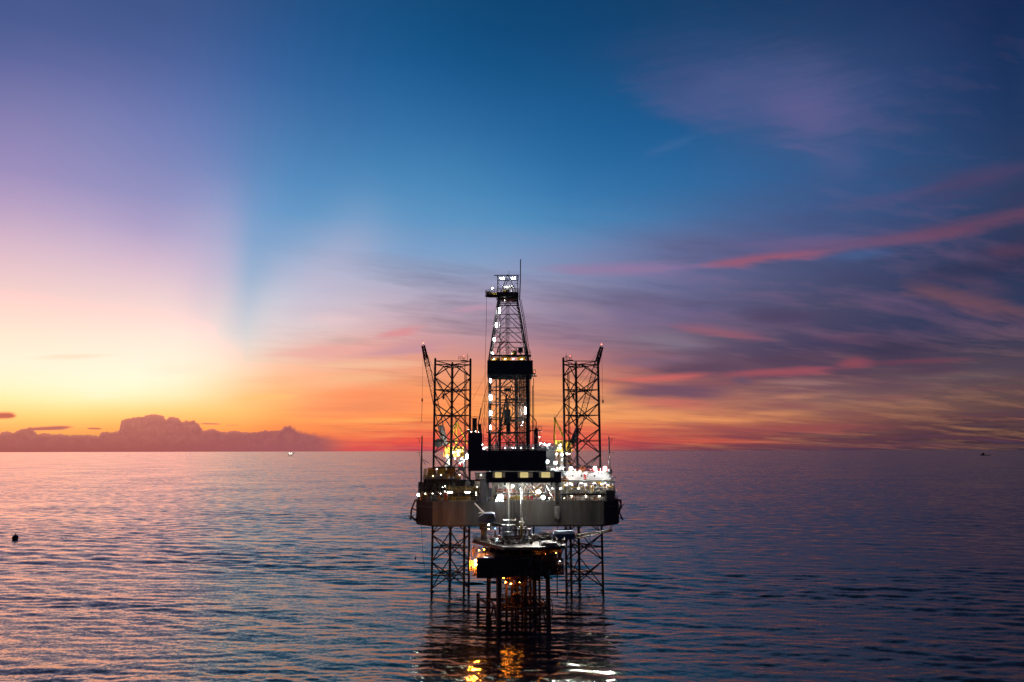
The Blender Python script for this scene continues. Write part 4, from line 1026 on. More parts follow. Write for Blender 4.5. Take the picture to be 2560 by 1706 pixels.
q = MB()
for p, q_ in (((1194,1065),(1202,1022)),((1195,1066),(1221,945)),((1199,1075),(1222,955)),((1204,1078),(1221,975)),((1207,1080),(1223,1000)),((1198,1050),(1206,1003)),((1206,1003),(1219,1004)),((1206,1003),(1221,955)),((1212,1072),(1222,1020))): q.tube(at(*p,-19), at(*q_,-19), 0.045, n=4)
q.tube(at(1194,1065,-19), at(1202,1020,-19), 0.11)
q.tube(at(1181,1000,-19), at(1221,922,-19), 0.03, n=4)
q.build('rigging_line', M_ROPE, gy)

# ------------------------------------------------------------------ derrick
DY0, DY1 = -23.0, -11.5; DC = -17.25
der = thing('derrick', 'tall floodlit lattice drilling derrick with a black windbreak band round its middle', 'derrick', (-1.3, DC, zw1))
xl, xr = X(1222.5, DY0, 1040), X(1318.5, DY0, 1040)
zb, zk0, zk1, zn, zcr, ztp = zw1-0.5, Z(938,DY0), Z(903.5,DY0), Z(749,DY0), Z(730,DY0), Z(683,DY0)
# lower shaft columns
for (x, y) in ((xl,DY0),(xr,DY0),(xl,DY1),(xr,DY1)):
    MB().box(x-0.28, x+0.28, y-0.28, y+0.28, zb, zk0).build('column', M_BLACK, der)
x2 = X(1249.6, DY0, 1040); MB().box(x2-0.30, x2+0.30, DY0-0.02, DY0+0.5, zb, zk1).build('column', M_BLACK, der)
x3 = X(1240, DY1, 1040); MB().box(x3-0.2, x3+0.2, DY1-0.2, DY1+0.2, zb, zk0).build('column', M_LAT, der)
def face_pts(f, z):
    return None
bands = [Z(y,DY0) for y in (938, 968, 1006, 1045, 1081.5, 1124)]
for (ax, ay), (bx, by), nm, mt in (((xl,DY0),(xr,DY0),'front_brace',M_BLACK),((xl,DY1),(xr,DY1),'rear_brace',M_GREY),((xl,DY0),(xl,DY1),'side_brace',M_LAT),((xr,DY0),(xr,DY1),'side_brace',M_LAT)):
    q = MB()
    for k in range(5):
        z1_, z0_ = bands[k], bands[k+1]
        a1, b1, a0, b0 = Vector((ax,ay,z1_)), Vector((bx,by,z1_)), Vector((ax,ay,z0_)), Vector((bx,by,z0_))
        q.tube(a0, b0, 0.17 if k < 4 else 0.1); mid = (a1+b1)/2
        if nm == 'front_brace':
            L_, R_ = Vector((x2,ay,0)), None
            if k % 2 == 0: q.tube((ax,ay,z0_),(x2,ay,z1_),0.11); q.tube((bx,by,z0_),(ax*.3+bx*.7,by,z1_),0.10)
            else: q.tube((ax,ay,z1_),(x2,ay,z0_),0.11); q.tube((bx,by,z1_),(ax*.35+bx*.65,by,z0_),0.10)
        else:
            q.tube(a0, mid, 0.11); q.tube(b0, mid, 0.11)
    q.build(nm, mt, der)
# raking A-frame legs low in the shaft
q = MB()
for p, r_ in ((((1267,985),(1241,1124)),.26),(((1262,1055),(1226,1105)),.2),(((1287,1078),(1297,1124)),.2),(((1252,1100),(1243,1124)),.16)): q.tube(at(*p[0],-16), at(*p[1],-16), r_)
q.build('raking_leg', M_BLACK, der)
# black windbreak round the monkeyboard
x0, x1 = X(1218,DY0-1,920), X(1332,DY0-1,920)
q = MB(); q.box(x0, x1, DY0-1.2, DY0-0.95, zk0, zk1); q.box(x0, x0+0.25, DY0-0.95, DY1+1, zk0-0.6, zk1); q.box(x1-0.25, x1, DY0-0.95, DY1+1, zk0, zk1); q.box(x0+0.25, x1-0.25, DY1+0.8, DY1+1.0, zk0, zk1-0.2)
q.build('windbreak', M_DARK, der)
q = MB()
for k in range(24):
    x = x0 + 0.3 + k*(x1-x0-0.6)/23; q.box(x-0.035, x+0.035, DY0-1.26, DY0-1.203, zk0+0.05, zk1-0.05)
q.box(x0-0.04, x1+0.04, DY0-1.28, DY0-1.203, zk1-0.03, zk1+0.09)
q.build('cladding_rib', M_DARK, der)
q = MB(); q.box(x1, x1+0.8, DY0-0.5, DY0+1.5, zk0+0.2, zk0+0.45); q.rail([(x1+0.1,DY0-0.45,zk0+0.45),(x1+0.75,DY0-0.45,zk0+0.45),(x1+0.75,DY0+1.5,zk0+0.45)],1.1,0.05,0.7)
q.build('side_platform', M_LAT, der)
# monkeyboard platform above it with ochre tarpaulin
zpf = Z(890, DY0)
q = MB(); q.box(X(1227,DY0), X(1329,DY0), DY0-0.5, DY0-0.1, zpf-0.25, zpf+0.25); q.box(X(1266,DY0), X(1329,DY0), DY0-0.1, DY0+2.2, zpf-0.15, zpf+0.15)
q.rail([(X(1266,DY0),DY0-0.3,zpf+0.25),(X(1328,DY0),DY0-0.3,zpf+0.25)],1.15,0.05,1.2)
q.rail([(X(1292,DY0),DY0+0.5,zpf+0.2),(X(1292,DY0)+2.4,DY0+0.5,zpf+0.2)],2.3,0.06,1.2)
q.build('monkeyboard', M_BLACK, der)
MB().box(X(1226,DY0), X(1250,DY0), DY0-0.02, DY0+0.08, zk1-0.1, zpf-0.5).box(X(1252,DY0), X(1277,DY0), DY0-0.02, DY0+0.08, zk1-0.1, zpf-0.27).box(X(1294,DY0), X(1314,DY0), DY0-0.02, DY0+0.08, zk1-0.1, zpf-0.27).build('tarpaulin', M_OCHRE, der)
MB().lathe((X(1286.5,DY0), DY0+1.5, zpf+0.2), [(0.6,0),(0.7,0.3),(0.6,1.1),(0.3,1.6),(0.1,1.7)], 12).build('winch_drum', M_YEL, der, True)
MB().bbox(X(1296,DY0), X(1308,DY0), DY0+0.8, DY0+1.8, zpf+1.2, zpf+2.5, 0.06).build('control_box', M_DARK, der)
q = MB(); q.path([at(1243,882,DY0+1.5), at(1246,868,DY0+1.5), at(1262,853,DY0+1.5)], 0.22); q.path([at(1247,866,DY0+1.5), at(1256,848,DY0+1.5)], 0.10)
q.build('service_hoist', M_DRED, der)
lamp(der, at(1279,884,DY0+0.6), 0.09, L_WARM)
for px in (1234, 1262, 1283, 1304): lamp(der, at(px,898.5,DY0-0.75), 0.12, glow('tarp_lamp', (1.0,0.86,0.55), 130.0))
# tapered upper mast
def corner(sx, sy, z):
    t = (z - zk1) / (zn - zk1); w0, w1 = (X(1321,DY0,903)-X(1221.6,DY0,903))/2, (X(1295,DY0,749)-X(1244,DY0,749))/2
    c0, c1 = (X(1321,DY0,903)+X(1221.6,DY0,903))/2, (X(1295,DY0,749)+X(1244,DY0,749))/2
    w = w0 + (w1-w0)*t; c = c0 + (c1-c0)*t
    return Vector((c + sx*w, DC + sy*(5.75 + (3.0-5.75)*t), z))
for sx in (-1,1):
    for sy in (-1,1):
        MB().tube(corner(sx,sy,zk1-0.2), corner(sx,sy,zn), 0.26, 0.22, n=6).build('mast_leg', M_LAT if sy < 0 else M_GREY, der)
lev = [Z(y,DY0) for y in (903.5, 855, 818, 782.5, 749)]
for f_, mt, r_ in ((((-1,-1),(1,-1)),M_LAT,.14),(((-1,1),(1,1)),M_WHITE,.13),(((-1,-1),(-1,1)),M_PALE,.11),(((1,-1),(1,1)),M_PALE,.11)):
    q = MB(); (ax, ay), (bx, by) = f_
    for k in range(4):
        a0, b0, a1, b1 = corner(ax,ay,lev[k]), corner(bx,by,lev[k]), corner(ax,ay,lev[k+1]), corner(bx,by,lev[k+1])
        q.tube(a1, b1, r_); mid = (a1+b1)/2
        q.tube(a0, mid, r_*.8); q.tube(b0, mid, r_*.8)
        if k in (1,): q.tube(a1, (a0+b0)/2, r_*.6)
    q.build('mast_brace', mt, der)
q = MB()
q.tube(corner(-1,-1,zk1)*0.72+corner(1,-1,zk1)*0.28, at(1250,750,DY0+2), 0.18)
for px in (1267.5, 1271.5): q.tube((X(px,DC,900), DC, zk1-3), (X(px,DC,750), DC, zn), 0.07, n=4)
q.build('dolly_track', M_GREY, der)
# crown: waist beam, machinery, platform and water table frame
xk0, xk1 = X(1243.6,DY0+2.6,730), X(1296,DY0+2.6,730)
def ringbox(q, e, z0, z1, t=0.3):
    x0_, x1_, y0_, y1_ = xk0-e, xk1+e, DC-3.2-e, DC+3.2+e
    q.box(x0_,x1_,y0_,y0_+t,z0,z1); q.box(x0_,x1_,y1_-t,y1_,z0,z1); q.box(x0_,x0_+t,y0_+t,y1_-t,z0,z1); q.box(x1_-t,x1_,y0_+t,y1_-t,z0,z1)
q = MB(); ringbox(q, 0.0, zn-0.1, zn+0.25); ringbox(q, 0.05, zn+0.65, zn+0.95)
q.build('waist_beam', M_LAT, der)
z0_, z1_ = Z(736.5,DY0), Z(725.7,DY0)
q = MB(); ringbox(q, 0.1, z0_, z1_, 0.35); q.box(xk0,xk1,DC-2.9,DC+2.9,z0_+0.2,z0_+0.4)
for sx in (xk0, xk1-0.5):
    for yy in (DC-3.2, DC+2.7): q.box(sx, sx+0.5, yy, yy+0.5, Z(757,DY0), z0_)
q.build('crown_platform', M_BLACK, der)
clutter(der, xk0+0.4, xk1-0.4, DC-2, DC+2.5, zn+1.0, z0_, 26, 61, [M_PALE, M_GREY, M_RED], 'crown_machinery', (0.05,0.12))
xg = X(1217,DY0+2.6,720)
q = MB(); q.box(xg+0.6, xk0-0.12, DC-1.6, DC+1.2, z1_-0.7, z1_-0.4); q.lathe((xg+0.75,DC-0.2,z1_-0.55), [(1.3,-.15),(1.35,0.0),(1.3,0.15)], 16); q.tube((xk0-0.1,DC-1.3,z0_-0.8),(xg+2.6,DC-1.3,z1_-0.7),0.1)
q.build('gantry_platform', M_BLACK, der)
q = MB(); q.rail([(xk0-0.1,DC-1.6,z1_-0.4),(xg+0.7,DC-1.6,z1_-0.4),(xg-0.4,DC-0.8,z1_-0.4),(xg-0.4,DC+0.4,z1_-0.4),(xg+0.7,DC+1.2,z1_-0.4)],1.5,0.07,0.8,(1.0,0.66,0.33))
q.build('railing', M_BLACK, der)
MB().box(xg+0.8, xk0-0.2, DC+1.0, DC+1.1, z1_-0.38, z1_+0.85).lathe((xg+0.7,DC-0.1,z1_-0.35), [(0.8,0),(0.9,0.3),(0.9,1.0)], 14).build('kick_panel', M_YEL, der)
MB().rail([(xk0,DC-3.1,z1_),(xk1,DC-3.1,z1_)],1.2,0.06,0.9).rail([(xk0,DC+3.1,z1_),(xk1,DC+3.1,z1_)],1.2,0.06,0.9).build('railing', M_YRAIL, der)
q = MB()
for x in (xk0+0.1, xk1-0.15):
    for yy in (DC-3.0, DC+3.0): q.tube((x,yy,z1_),(x,yy,ztp),0.12)
for yy in (DC-3.0, DC+3.0):
    q.tube((xk0-1.0 if yy < DC else xk0,yy,ztp),(xk1,yy,ztp),0.17); mx = (xk0+xk1)/2
    q.tube((mx,yy,ztp+0.25),(xk0+1.1,yy,z1_),0.13); q.tube((mx,yy,ztp+0.25),(xk1-0.6,yy,z1_),0.13); 
    q.tube((xk0,yy,z1_+3.0),(xk0+1.4,yy,z1_+1.8),0.06); q.tube((xk1,yy,z1_+3.0),(xk1-1.4,yy,z1_+1.8),0.06); q.tube((xk1,yy,ztp-0.2),(xk1-1.2,yy,ztp-1.4),0.06)
for x in (xk0, mx, xk1): q.tube((x,DC-3,ztp),(x,DC+3,ztp),0.13)
q.tube((xk0+1.2,DC-0.5,ztp),(xk0+1.2,DC-0.5,ztp-0.8),0.08)
q.build('crown_frame', M_LAT, der)
q = MB(); mz = z1_ + (ztp-z1_)*0.56
q.box(xk0+1.5, xk1-1.5, DC+2.2, DC+2.6, mz-0.25, mz+0.35); q.tube((xk0+1.6,DC+2.4,z1_),(xk0+2.4,DC+2.4,mz),0.14); q.tube((xk1-1.6,DC+2.4,z1_),(xk1-2.4,DC+2.4,mz),0.14)
q.lathe((mx,DC-0.6,z1_+0.95), [(0.3,-.5),(0.9,-.45),(0.9,.45),(0.3,.5)], 16, 'X')
q.build('crown_block', M_WHITE, der)
MB().lathe((xk0+2.2,DC,z1_+0.9), [(0.5,-.5),(0.7,0),(0.5,.5)], 12).box(xk1-2.0,xk1-1.0,DC+1,DC+1.6,z1_,z1_+1.0).build('sheave_guard', M_YEL, der)
MB().tube((mx+0.4,DC-3,ztp+0.1),(mx+0.4,DC-3,ztp+1.3),0.05,n=4).build('lightning_rod', M_LAT, der)
q = MB()
ax_ = X(1301.6,DY0+2,690)
q.path([(ax_+0.05,DC-3.4,Z(648,DY0+2)),(ax_-0.05,DC-3.4,Z(700,DY0+2))],0.15); q.path([(ax_-0.05,DC-3.4,Z(700,DY0+2)),(ax_-0.3,DC-3.4,Z(749,DY0+2))],0.17)
q.tube((ax_,DC-3.4,Z(687,DY0+2)),(xk1,DC-3.0,Z(687,DY0+2)),0.06)
q.build('whip_antenna', M_BLACK, der)
q = MB(); pts = [at(1299,749,DY0+1), at(1309,805,DY0), at(1323,903,DY0)]
q.path(pts, 0.12); pts2 = [p + Vector((0.45,0,0)) for p in pts]; q.path(pts2, 0.08)
for a, b, c, d in ((pts[0],pts[1],pts2[0],pts2[1]),(pts[1],pts[2],pts2[1],pts2[2])):
    for k in range(14): t = k/14; q.tube(a.lerp(b,t), c.lerp(d,t), 0.035, n=4)
q.build('ladder', M_BLACK, der)
q = MB(); xa = X(1323.5,DY0,1000)
q.tube((xa,DY0,zk0),(xa,DY0,Z(1045,DY0)),0.16); q.tube((xa+0.35,DY0,zk0-1),(xa+0.35,DY0,Z(1035,DY0)),0.06)
for k in range(30): z = zk0-0.6-k*0.4; q.tube((xr,DY0,z),(xa,DY0,z),0.04,n=4)
q.build('ladder', M_LAT, der)
MB().path([at(1323,1035,DY0),at(1339,1052,DY0),at(1340,1056,DY0),at(1340,1073,DY0)],0.13).path([at(1323,1042,DY0),at(1334,1066,DY0)],0.05).tube(at(1329,1055,DY0),at(1336,1050,DY0),0.05).build('standpipe', M_LAT, der)
# ladder-side catwalks
q = MB(); q.box(X(1215,DY0), X(1227,DY0), DY0-0.5, DY0+0.8, Z(1083,DY0), Z(1080.5,DY0)); q.rail([(X(1215,DY0),DY0-0.45,Z(1080.5,DY0)),(X(1226,DY0),DY0-0.45,Z(1080.5,DY0))],1.2,0.05,0.7); q.box(X(1318,DY0), X(1327,DY0), DY0-0.5, DY0+0.8, Z(1081,DY0), Z(1078,DY0)); q.rail([(X(1318,DY0),DY0-0.45,Z(1078,DY0)),(X(1327,DY0),DY0-0.45,Z(1078,DY0))],1.1,0.05,0.7)
q.build('catwalk', M_BLACK, der)
# derrick lamps: tall white fittings up the left legs
for py, px in ((777,1245.5),(812.5,1238.5),(849,1233.5),(883,1228.5)):
    hh = {777: .75, 812.5: .6, 849: .5, 883: .22}[py]
    p = at(px,py,DY0+1.4); tube_light(der, p.x+0.35, p.y, p.z-hh, p.z+hh, 0.22 if py < 800 else 0.17, L_WHITE)
for py, r_, h in ((994,.27,.7),(1033,.23,.6),(1069,.09,.55)):
    p = at(1226.5,py,DY0-0.6); tube_light(der, p.x, p.y, p.z-h, p.z+h, r_, L_WHITE)
p = at(1223.5,952,DY0-0.5); tube_light(der, p.x+0.3, p.y, p.z-0.5, p.z+0.5, 0.09, L_TUBE)
p = at(1313,1027,DY0+1); tube_light(der, p.x, p.y, p.z-0.9, p.z+0.9, 0.16, L_TUBE)
for px, py in ((1306,1056),(1303,1064)): lamp(der, at(px,py,DY1-1), 0.2, L_TUBE)
for px in (1256, 1284): 
    p = at(px,696.5,DC); f = MB().box(p.x-0.7,p.x+0.7,p.y+0.25,p.y+0.5,p.z-0.1,p.z+0.3).build('light_fitting', M_GREY, der); MB().tube((p.x-0.55,p.y,p.z),(p.x+0.55,p.y,p.z),0.27,n=8).build('lamp', L_WHITE, f)
for px, py in ((1231,720.5),(1268,722)): lamp(der, at(px,py,DC-0.5), 0.24, L_WHITE)
for px, py in ((1252,741),(1284,741),(1262,752)): lamp(der, at(px,py,DC+1), 0.14, L_SOFT)
MB().path([at(1216.5,727,DC), at(1216,800,DC), at(1213,900,DC), at(1212,1000,DC), at(1208,1105,DC)],0.05,n=4).build('tugger_line', M_ROPE, der)

# racked drill pipe, one stand at a time
rng = random.Random(5)
for k in range(30):
    px = 1287 + (k % 15) * 2.05 + rng.uniform(-.3,.3); Y = -20.5 + (k // 15) * 2.2 + rng.uniform(-.2,.2)
    q = MB(); x = X(px,Y,1040); r_ = 0.075
    q.tube((x,Y,zw1-0.45),(x+rng.uniform(-.12,.12),Y,zk0+rng.uniform(-1.5,1.0)), r_, n=6)
    for z in (zw1+9, zw1+18): q.tube((x,Y,z),(x,Y,z+0.5), r_*1.45, n=6)
    single(q, 'drill_pipe', M_PIPE if k % 3 else M_RUST, 'slender grey drill pipe stand racked upright in the right side of the derrick', 'drill pipe', 'drill pipe racked in the derrick', True)
# travelling block and top drive
tb = thing('top_drive', 'dark top drive and travelling block hanging on wire ropes inside the derrick', 'top drive', (X(1268,-17,1000), -17, zw1))
q = MB(); a, b = X(1260,-17,975), X(1278,-17,975)
q.bbox(a,b,-17.6,-16.4,Z(979,-17),Z(971,-17),0.1); q.tube((a+.2,-17,Z(979,-17)),((a+b)/2,-17,Z(1002,-17)),0.14); q.tube((b-.2,-17,Z(979,-17)),((a+b)/2,-17,Z(1002,-17)),0.14)
q.build('travelling_block', M_BLACK, tb)
q = MB(); q.bbox(X(1265,-17,1000),X(1272,-17,1000),-17.5,-16.5,Z(1026,-17),Z(1003,-17),0.12); q.build('hook_body', M_RUST, tb)
q = MB(); q.bbox(X(1260,-17,1050),X(1276,-17,1050),-17.9,-16.1,Z(1064,-17),Z(1024,-17),0.15); q.bbox(X(1265,-17,1080),X(1276,-17,1080),-17.6,-16.4,Z(1086,-17),Z(1064,-17)-0.02,0.12); q.build('motor_housing', M_BLACK, tb)
q = MB(); q.tube((X(1270,-17),-17,Z(1086,-17)),(X(1270,-17),-17,zw1-0.4),0.16); q.tube((X(1266,-17),-17,Z(1080,-17)),(X(1266,-17),-17,Z(1118,-17)),0.06).tube((X(1274,-17),-17,Z(1080,-17)),(X(1274,-17),-17,Z(1118,-17)),0.06); q.build('pipe_elevator', M_RUST, tb)
q = MB()
for dx in (-0.8,-0.4,0.0,0.4,0.8): q.tube((X(1269,-17,975)+dx,-17,Z(971,-17)),(X(1269,-17,975)+dx*.7,-17,zn+1.5),0.035,n=4)
q.build('wire_rope', M_ROPE, tb)
q = MB(); q.path([at(1274,1060,-16.5),at(1281,1030,-16.5),at(1283,985,-16.5),at(1279,962,-16.5),at(1268,990,-15)],0.11); q.path([at(1258,1085,-18),at(1250,1062,-18),at(1255,1040,-18)],0.10); q.path([at(1262,1100,-18),at(1266,1112,-18),at(1274,1114,-18),at(1277,1098,-18)],0.07)
q.build('service_hose', M_RUBB, tb)
# dark red mud tank to the right of the derrick foot
x0, x1 = X(1335,-16,1100), X(1345.5,-16,1100); c = (x0+x1)/2
mt_ = thing('mud_gas_separator', 'dark red upright vessel with a railed top beside the derrick foot', 'vessel', (c, -16, zw1))
MB().lathe((c,-16,zw1-0.45), [((x1-x0)/2,0),((x1-x0)/2,Z(1073,-16)-zw1+0.1),((x1-x0)/2*.6,Z(1071,-16)-zw1+0.5)], 16).build('vessel_body', M_DRED, mt_, True)
q = MB(); q.box(x0-1.6,x1+1.0,-16.8,-15.2,Z(1078,-16),Z(1076,-16)); q.rail([(x0-1.6,-16.75,Z(1076,-16)),(x1+1.0,-16.75,Z(1076,-16))],1.15,0.05,0.8); q.build('top_platform', M_BLACK, mt_)
q = MB(); q.tube((x1+0.3,-16.4,zw1-0.4),(x1+0.3,-16.4,Z(1077,-16)),0.06).tube((x1+0.75,-16.4,zw1-0.4),(x1+0.75,-16.4,Z(1077,-16)),0.06)
for k in range(13): q.tube((x1+0.3,-16.4,zw1+k*0.45),(x1+0.75,-16.4,zw1+k*0.45),0.035,n=4)
q.build('ladder', M_BLACK, mt_)
for px, py in ((1348,1093),(1349.5,1107)): lamp(mt_, at(px,py,-16.6), 0.10, L_SOFT)

# ------------------------------------------------------------------ pedestal cranes
def lattice_boom(q, a, b, w0, w1, bays, r=0.09, up=Vector((0,1,0))):
    d = (b-a).normalized(); s_ = d.cross(up).normalized(); t_ = s_.cross(d).normalized()
    def P4(t):
        c = a.lerp(b,t); w = (w0+(w1-w0)*t)/2
        return [c+s_*w+t_*w, c-s_*w+t_*w, c-s_*w-t_*w, c+s_*w-t_*w]
    for k in range(bays):
        p, n_ = P4(k/bays), P4((k+1)/bays)
        for i in range(4):
            q.tube(p[i], n_[i], r); j = (i+1) % 4
            q.tube(p[i], n_[j], r*.55, n=4) if k % 2 else q.tube(p[j], n_[i], r*.55, n=4)
            q.tube(p[i], p[j], r*.5, n=4)

def pedestal_crane(label, Y, ped, ped_py, house, apex, feet, root, elbow, tip, hook_py, side):
    c = at(ped[0], 1200, Y).x; r_ = (at(ped[1],1200,Y).x - c)
    cr = thing('pedestal_crane', label, 'crane', (c, Y, HZ1), 'pedestal cranes on the hull')
    MB().lathe((c,Y,HZ1), [(r_*1.1,0.05),(r_,0.8),(r_,at(0,ped_py,Y).z-HZ1-0.8),(r_*1.35,at(0,ped_py,Y).z-HZ1)], 20).build('pedestal', M_PALE, cr, True)
    x0, x1 = at(house[0],1120,Y).x, at(house[1],1120,Y).x; z0, z1 = at(0,house[3],Y).z, at(0,house[2],Y).z
    b = MB(); b.bbox(x0,x1,Y-2.0,Y+2.2,z0+0.6,z1,0.2); b.box(x0-0.3,x1+0.3,Y-2.4,Y+2.5,z0+0.2,z0+0.597); b.rail([(x0-0.3,Y-2.35,z0+0.6),(x1+0.3,Y-2.35,z0+0.6)],1.1,0.05,1.0)
    hs = b.build('machinery_house', M_YEL, cr)
    xc_ = x0 + (x1-x0)*(0.25 if side > 0 else 0.72)
    MB().bbox(xc_-1.0,xc_+1.0,Y-3.4,Y-2.05,z0+0.7,z0+3.0,0.1).build('cab', M_YEL, cr)
    MB().box(xc_-0.8,xc_+0.8,Y-3.46,Y-3.402,z0+1.6,z0+2.7).build('cab_window', M_DARK, cr)
    A = at(*apex,Y); q = MB()
    for f in feet:
        F = at(*f,Y)
        for dy in (-1.1,1.1): q.tube(F+Vector((0,dy,0)), A+Vector((0,dy*.35,0)), 0.36, 0.28)
        for k in range(1,6): t=k/6; q.tube(F.lerp(A,t)+Vector((0,-1.1*(1-.65*t),0)), F.lerp(A,t)+Vector((0,1.1*(1-.65*t),0)), 0.09)
    q.lathe((A.x,A.y,A.z), [(0.4,-.5),(0.5,0),(0.4,.5)], 12, 'Y'); q.tube(A, A+Vector((0,0,1.6)), 0.05, n=4)
    q.build('a_frame', M_YEL, cr)
    Rt, El, Tp = at(*root,Y), at(*elbow,Y), at(*tip,Y)
    q = MB(); lattice_boom(q, Rt, El, 1.7, 1.9, 4, 0.16); 
    for k in (0.0,): q.tube(Rt+Vector((0,-.6,0)), El+Vector((0,-.6,0)), 0.7, 0.55); q.tube(Rt+Vector((0,.6,0)), El+Vector((0,.6,0)), 0.7, 0.55)
    q.build('boom_heel', M_GREY if side < 0 else M_DARK, cr)
    N = El.lerp(Tp,0.74)
    q = MB(); lattice_boom(q, El, N, 1.9, 1.7, 12, 0.075); q.build('boom', M_LAT, cr)
    q = MB(); lattice_boom(q, N, Tp, 1.7, 1.1, 6, 0.16); lattice_boom(q, N.lerp(Tp,0.35), Tp, 0.8, 0.7, 4, 0.2); q.build('boom_head', M_DRED if side < 0 else M_BLACK, cr)
    q = MB()
    for dy in (-0.6,0.6):
        q.tube(A+Vector((0,dy,0)), N+Vector((0,dy,1.2)), 0.05, n=4); q.tube(A+Vector((0,dy*.3,0)), Tp+Vector((0,dy*.5,0.3)), 0.04, n=4)
    mid = A.lerp(N, 0.45); q.bbox(mid.x-.35,mid.x+.35,mid.y-.3,mid.y+.3,mid.z-1.2,mid.z+1.0,0.08)
    q.build('pendant_line', M_ROPE, cr)
    hx = Tp.x - 0.1*(1 if side < 0 else -1)*0
    q = MB(); zk = at(0,hook_py,Y).z
    q.tube((hx,Y,Tp.z-0.2),(hx,Y,zk),0.045,n=4)
    q.lathe((hx,Y,zk-1.5), [(0.05,0),(0.22,0.3),(0.32,0.9),(0.2,1.5)], 10)
    hk = q.build('hook_block', M_BLACK, cr)
    if side < 0: MB().tube((hx,Y,zk-1.5),(hx-0.05,Y,at(0,1055,Y).z),0.09,n=5).build('sling', M_ROPE, hk)
    w = MB().tube(Tp, Tp+Vector((0,0,0.8)), 0.07).build('warning_light', M_BLACK, cr); MB().ball(Tp+Vector((0,0,0.95)),0.2,8,5).build('lamp', L_RED, w)
    return cr

c1_ = pedestal_crane('left pedestal crane with a pale pedestal and its boom raised outward behind the left leg', 36, (1121,1129), 1122, (1112,1160,1117,1143), (1141,1053), ((1140,1118),(1168,1110),(1122,1112)), (1113,1113), (1101,1063), (1058,864), 996, -1)
for px, py in ((1145,1129),(1133,1131),(1145,1137)): lamp(c1_, at(px,py,32.2), 0.26, L_WHITE)
flood(c1_, at(1152,1130,30), 0.26, glow('added_crane_light', (1.0,0.95,0.8), 2600.0), (-0.12,0.25,1.0)); flood(c1_, at(1128,1137,30), 0.22, glow('added_crane_light', (1.0,0.95,0.8), 2600.0), (-0.1,0.4,0.9))  # floods added to light the yellow A-frame from below
b = MB(); x_, z_ = X(1096,36,1110), Z(1108,36); b.lathe((x_,34.5,z_), [(0.4,0),(1.6,.1),(1.7,1.4),(1.6,2.7),(0.4,2.8)], 14, 'Y'); b.build('winch_drum', M_BLACK, c1_, True)
c2_ = pedestal_crane('right pedestal crane with a yellow house and its boom raised outward behind the right leg', 36, (1407,1416), 1131, (1386,1428,1101,1132), (1386.5,1047), ((1385.5,1104),(1410,1096)), (1429,1112), (1446,1071), (1504,868), 1000, 1)
for px, py in ((1400.5,1113),(1400,1121)): lamp(c2_, at(px,py,31.5), 0.28, L_WHITE)
for px, py, Y in ((1391,1136,30),(1404,1137,30),(1418,1136,30)): lamp(c2_, at(px,py,Y), 0.22, L_FILL)  # lamps added to brighten the yellow house
flood(c2_, at(1393,1128,30), 0.24, glow('added_crane_light', (1.0,0.95,0.8), 2600.0), (-0.1,0.3,1.0))  # flood added to light this A-frame too
flood(c1_, at(1106,1150,27), 0.2, glow('added_crane_light', (1.0,0.95,0.8), 2600.0), (0.5,1.0,0.25))  # flood added to light the pale pedestal
for px, py, Y in ((1117,1140,31),(1137,1146,31),(1154,1147,31)): lamp(c1_, at(px,py,Y), 0.18, L_FILL)  # more fill lamps added round the pedestal

# ------------------------------------------------------------------ radio masts on the outer hull corners
def radio_mast(px, Y, py0, py1, arms, label, mat):
    x = X(px,Y,1150); z1_, z0_ = Z(py0,Y), Z(py1,Y)
    rm = thing('radio_mast', label, 'mast', (x, Y, z0_), 'slim masts on the hull corners')
    MB().tube((x,Y,z0_),(x,Y,z1_),0.36,0.20,n=10).tube((x,Y,z1_),(x,Y,z1_+0.5),0.12,0.03).build('pole', mat, rm, True)
    for (py, reach, drop) in arms:
        z = Z(py,Y); q = MB().tube((x,Y,z),(x+reach,Y,z),0.05,n=4)
        if drop: q.tube((x+reach*.45,Y,z),(x+reach*.45,Y,z-1.3),0.07,n=4).tube((x,Y,z-1.3),(x+reach*.45,Y,z-1.3),0.05,n=4)
        q.build('cross_arm', M_LAT, rm)
    return rm
ml = radio_mast(1053.5, 8, 1091, 1207, ((1095.5,-2.1,True),(1131,-1.7,True)), 'slim grey mast with short cross arms at the left hull corner', M_GREY)
q = MB(); q.tube(at(1054.5,1147,8), at(1072,1158,8), 0.09).tube(at(1054.5,1149,8), at(1064,1162,8), 0.09).tube(at(1050.5,1139,8),at(1050.5,1205,8),0.05); q.build('stay', M_LAT, ml)
mr = radio_mast(1523, 8, 1093, 1200, ((1097,2.1,True),(1132,1.7,False)), 'slim pale mast with short cross arms at the right hull corner, lit from below', M_PALE)
q = MB(); q.lathe((X(1524,7.5,1180),7.2,Z(1186,7)), [(0.2,0),(0.7,.2),(0.75,1.3),(0.4,1.7)], 12); q.build('drum', M_DARK, mr, True)
# loose hose hanging to the sea at the left
q = MB(); q.path([at(1053,1314,6), at(1054,1345,6), at(1056,1385,6), at(1061,1425,6), at(1066,1445,6), at(1073,1456,6)], 0.06, 5)
single(q, 'hanging_hose', M_ROPE, 'thin dark hose hanging from the left end of the hull to the leg', 'hose')

# ------------------------------------------------------------------ wellhead platform in front
ZD = 20.7
def T(px, py): v = level(px, py, ZD); return (v.x, v.y)
whp = thing('wellhead_platform', 'small dark wellhead platform on rusty tubular legs with orange lamps', 'platform', (0.5, -22, 0))
deckpoly = [T(1181,1350), T(1259,1368.5), T(1347,1369), T(1412,1364), T(1408,1347), T(1190,1344)]
m = MB(); m.prism(deckpoly, ZD-0.35, ZD); m.build('top_deck', M_TAN, whp)
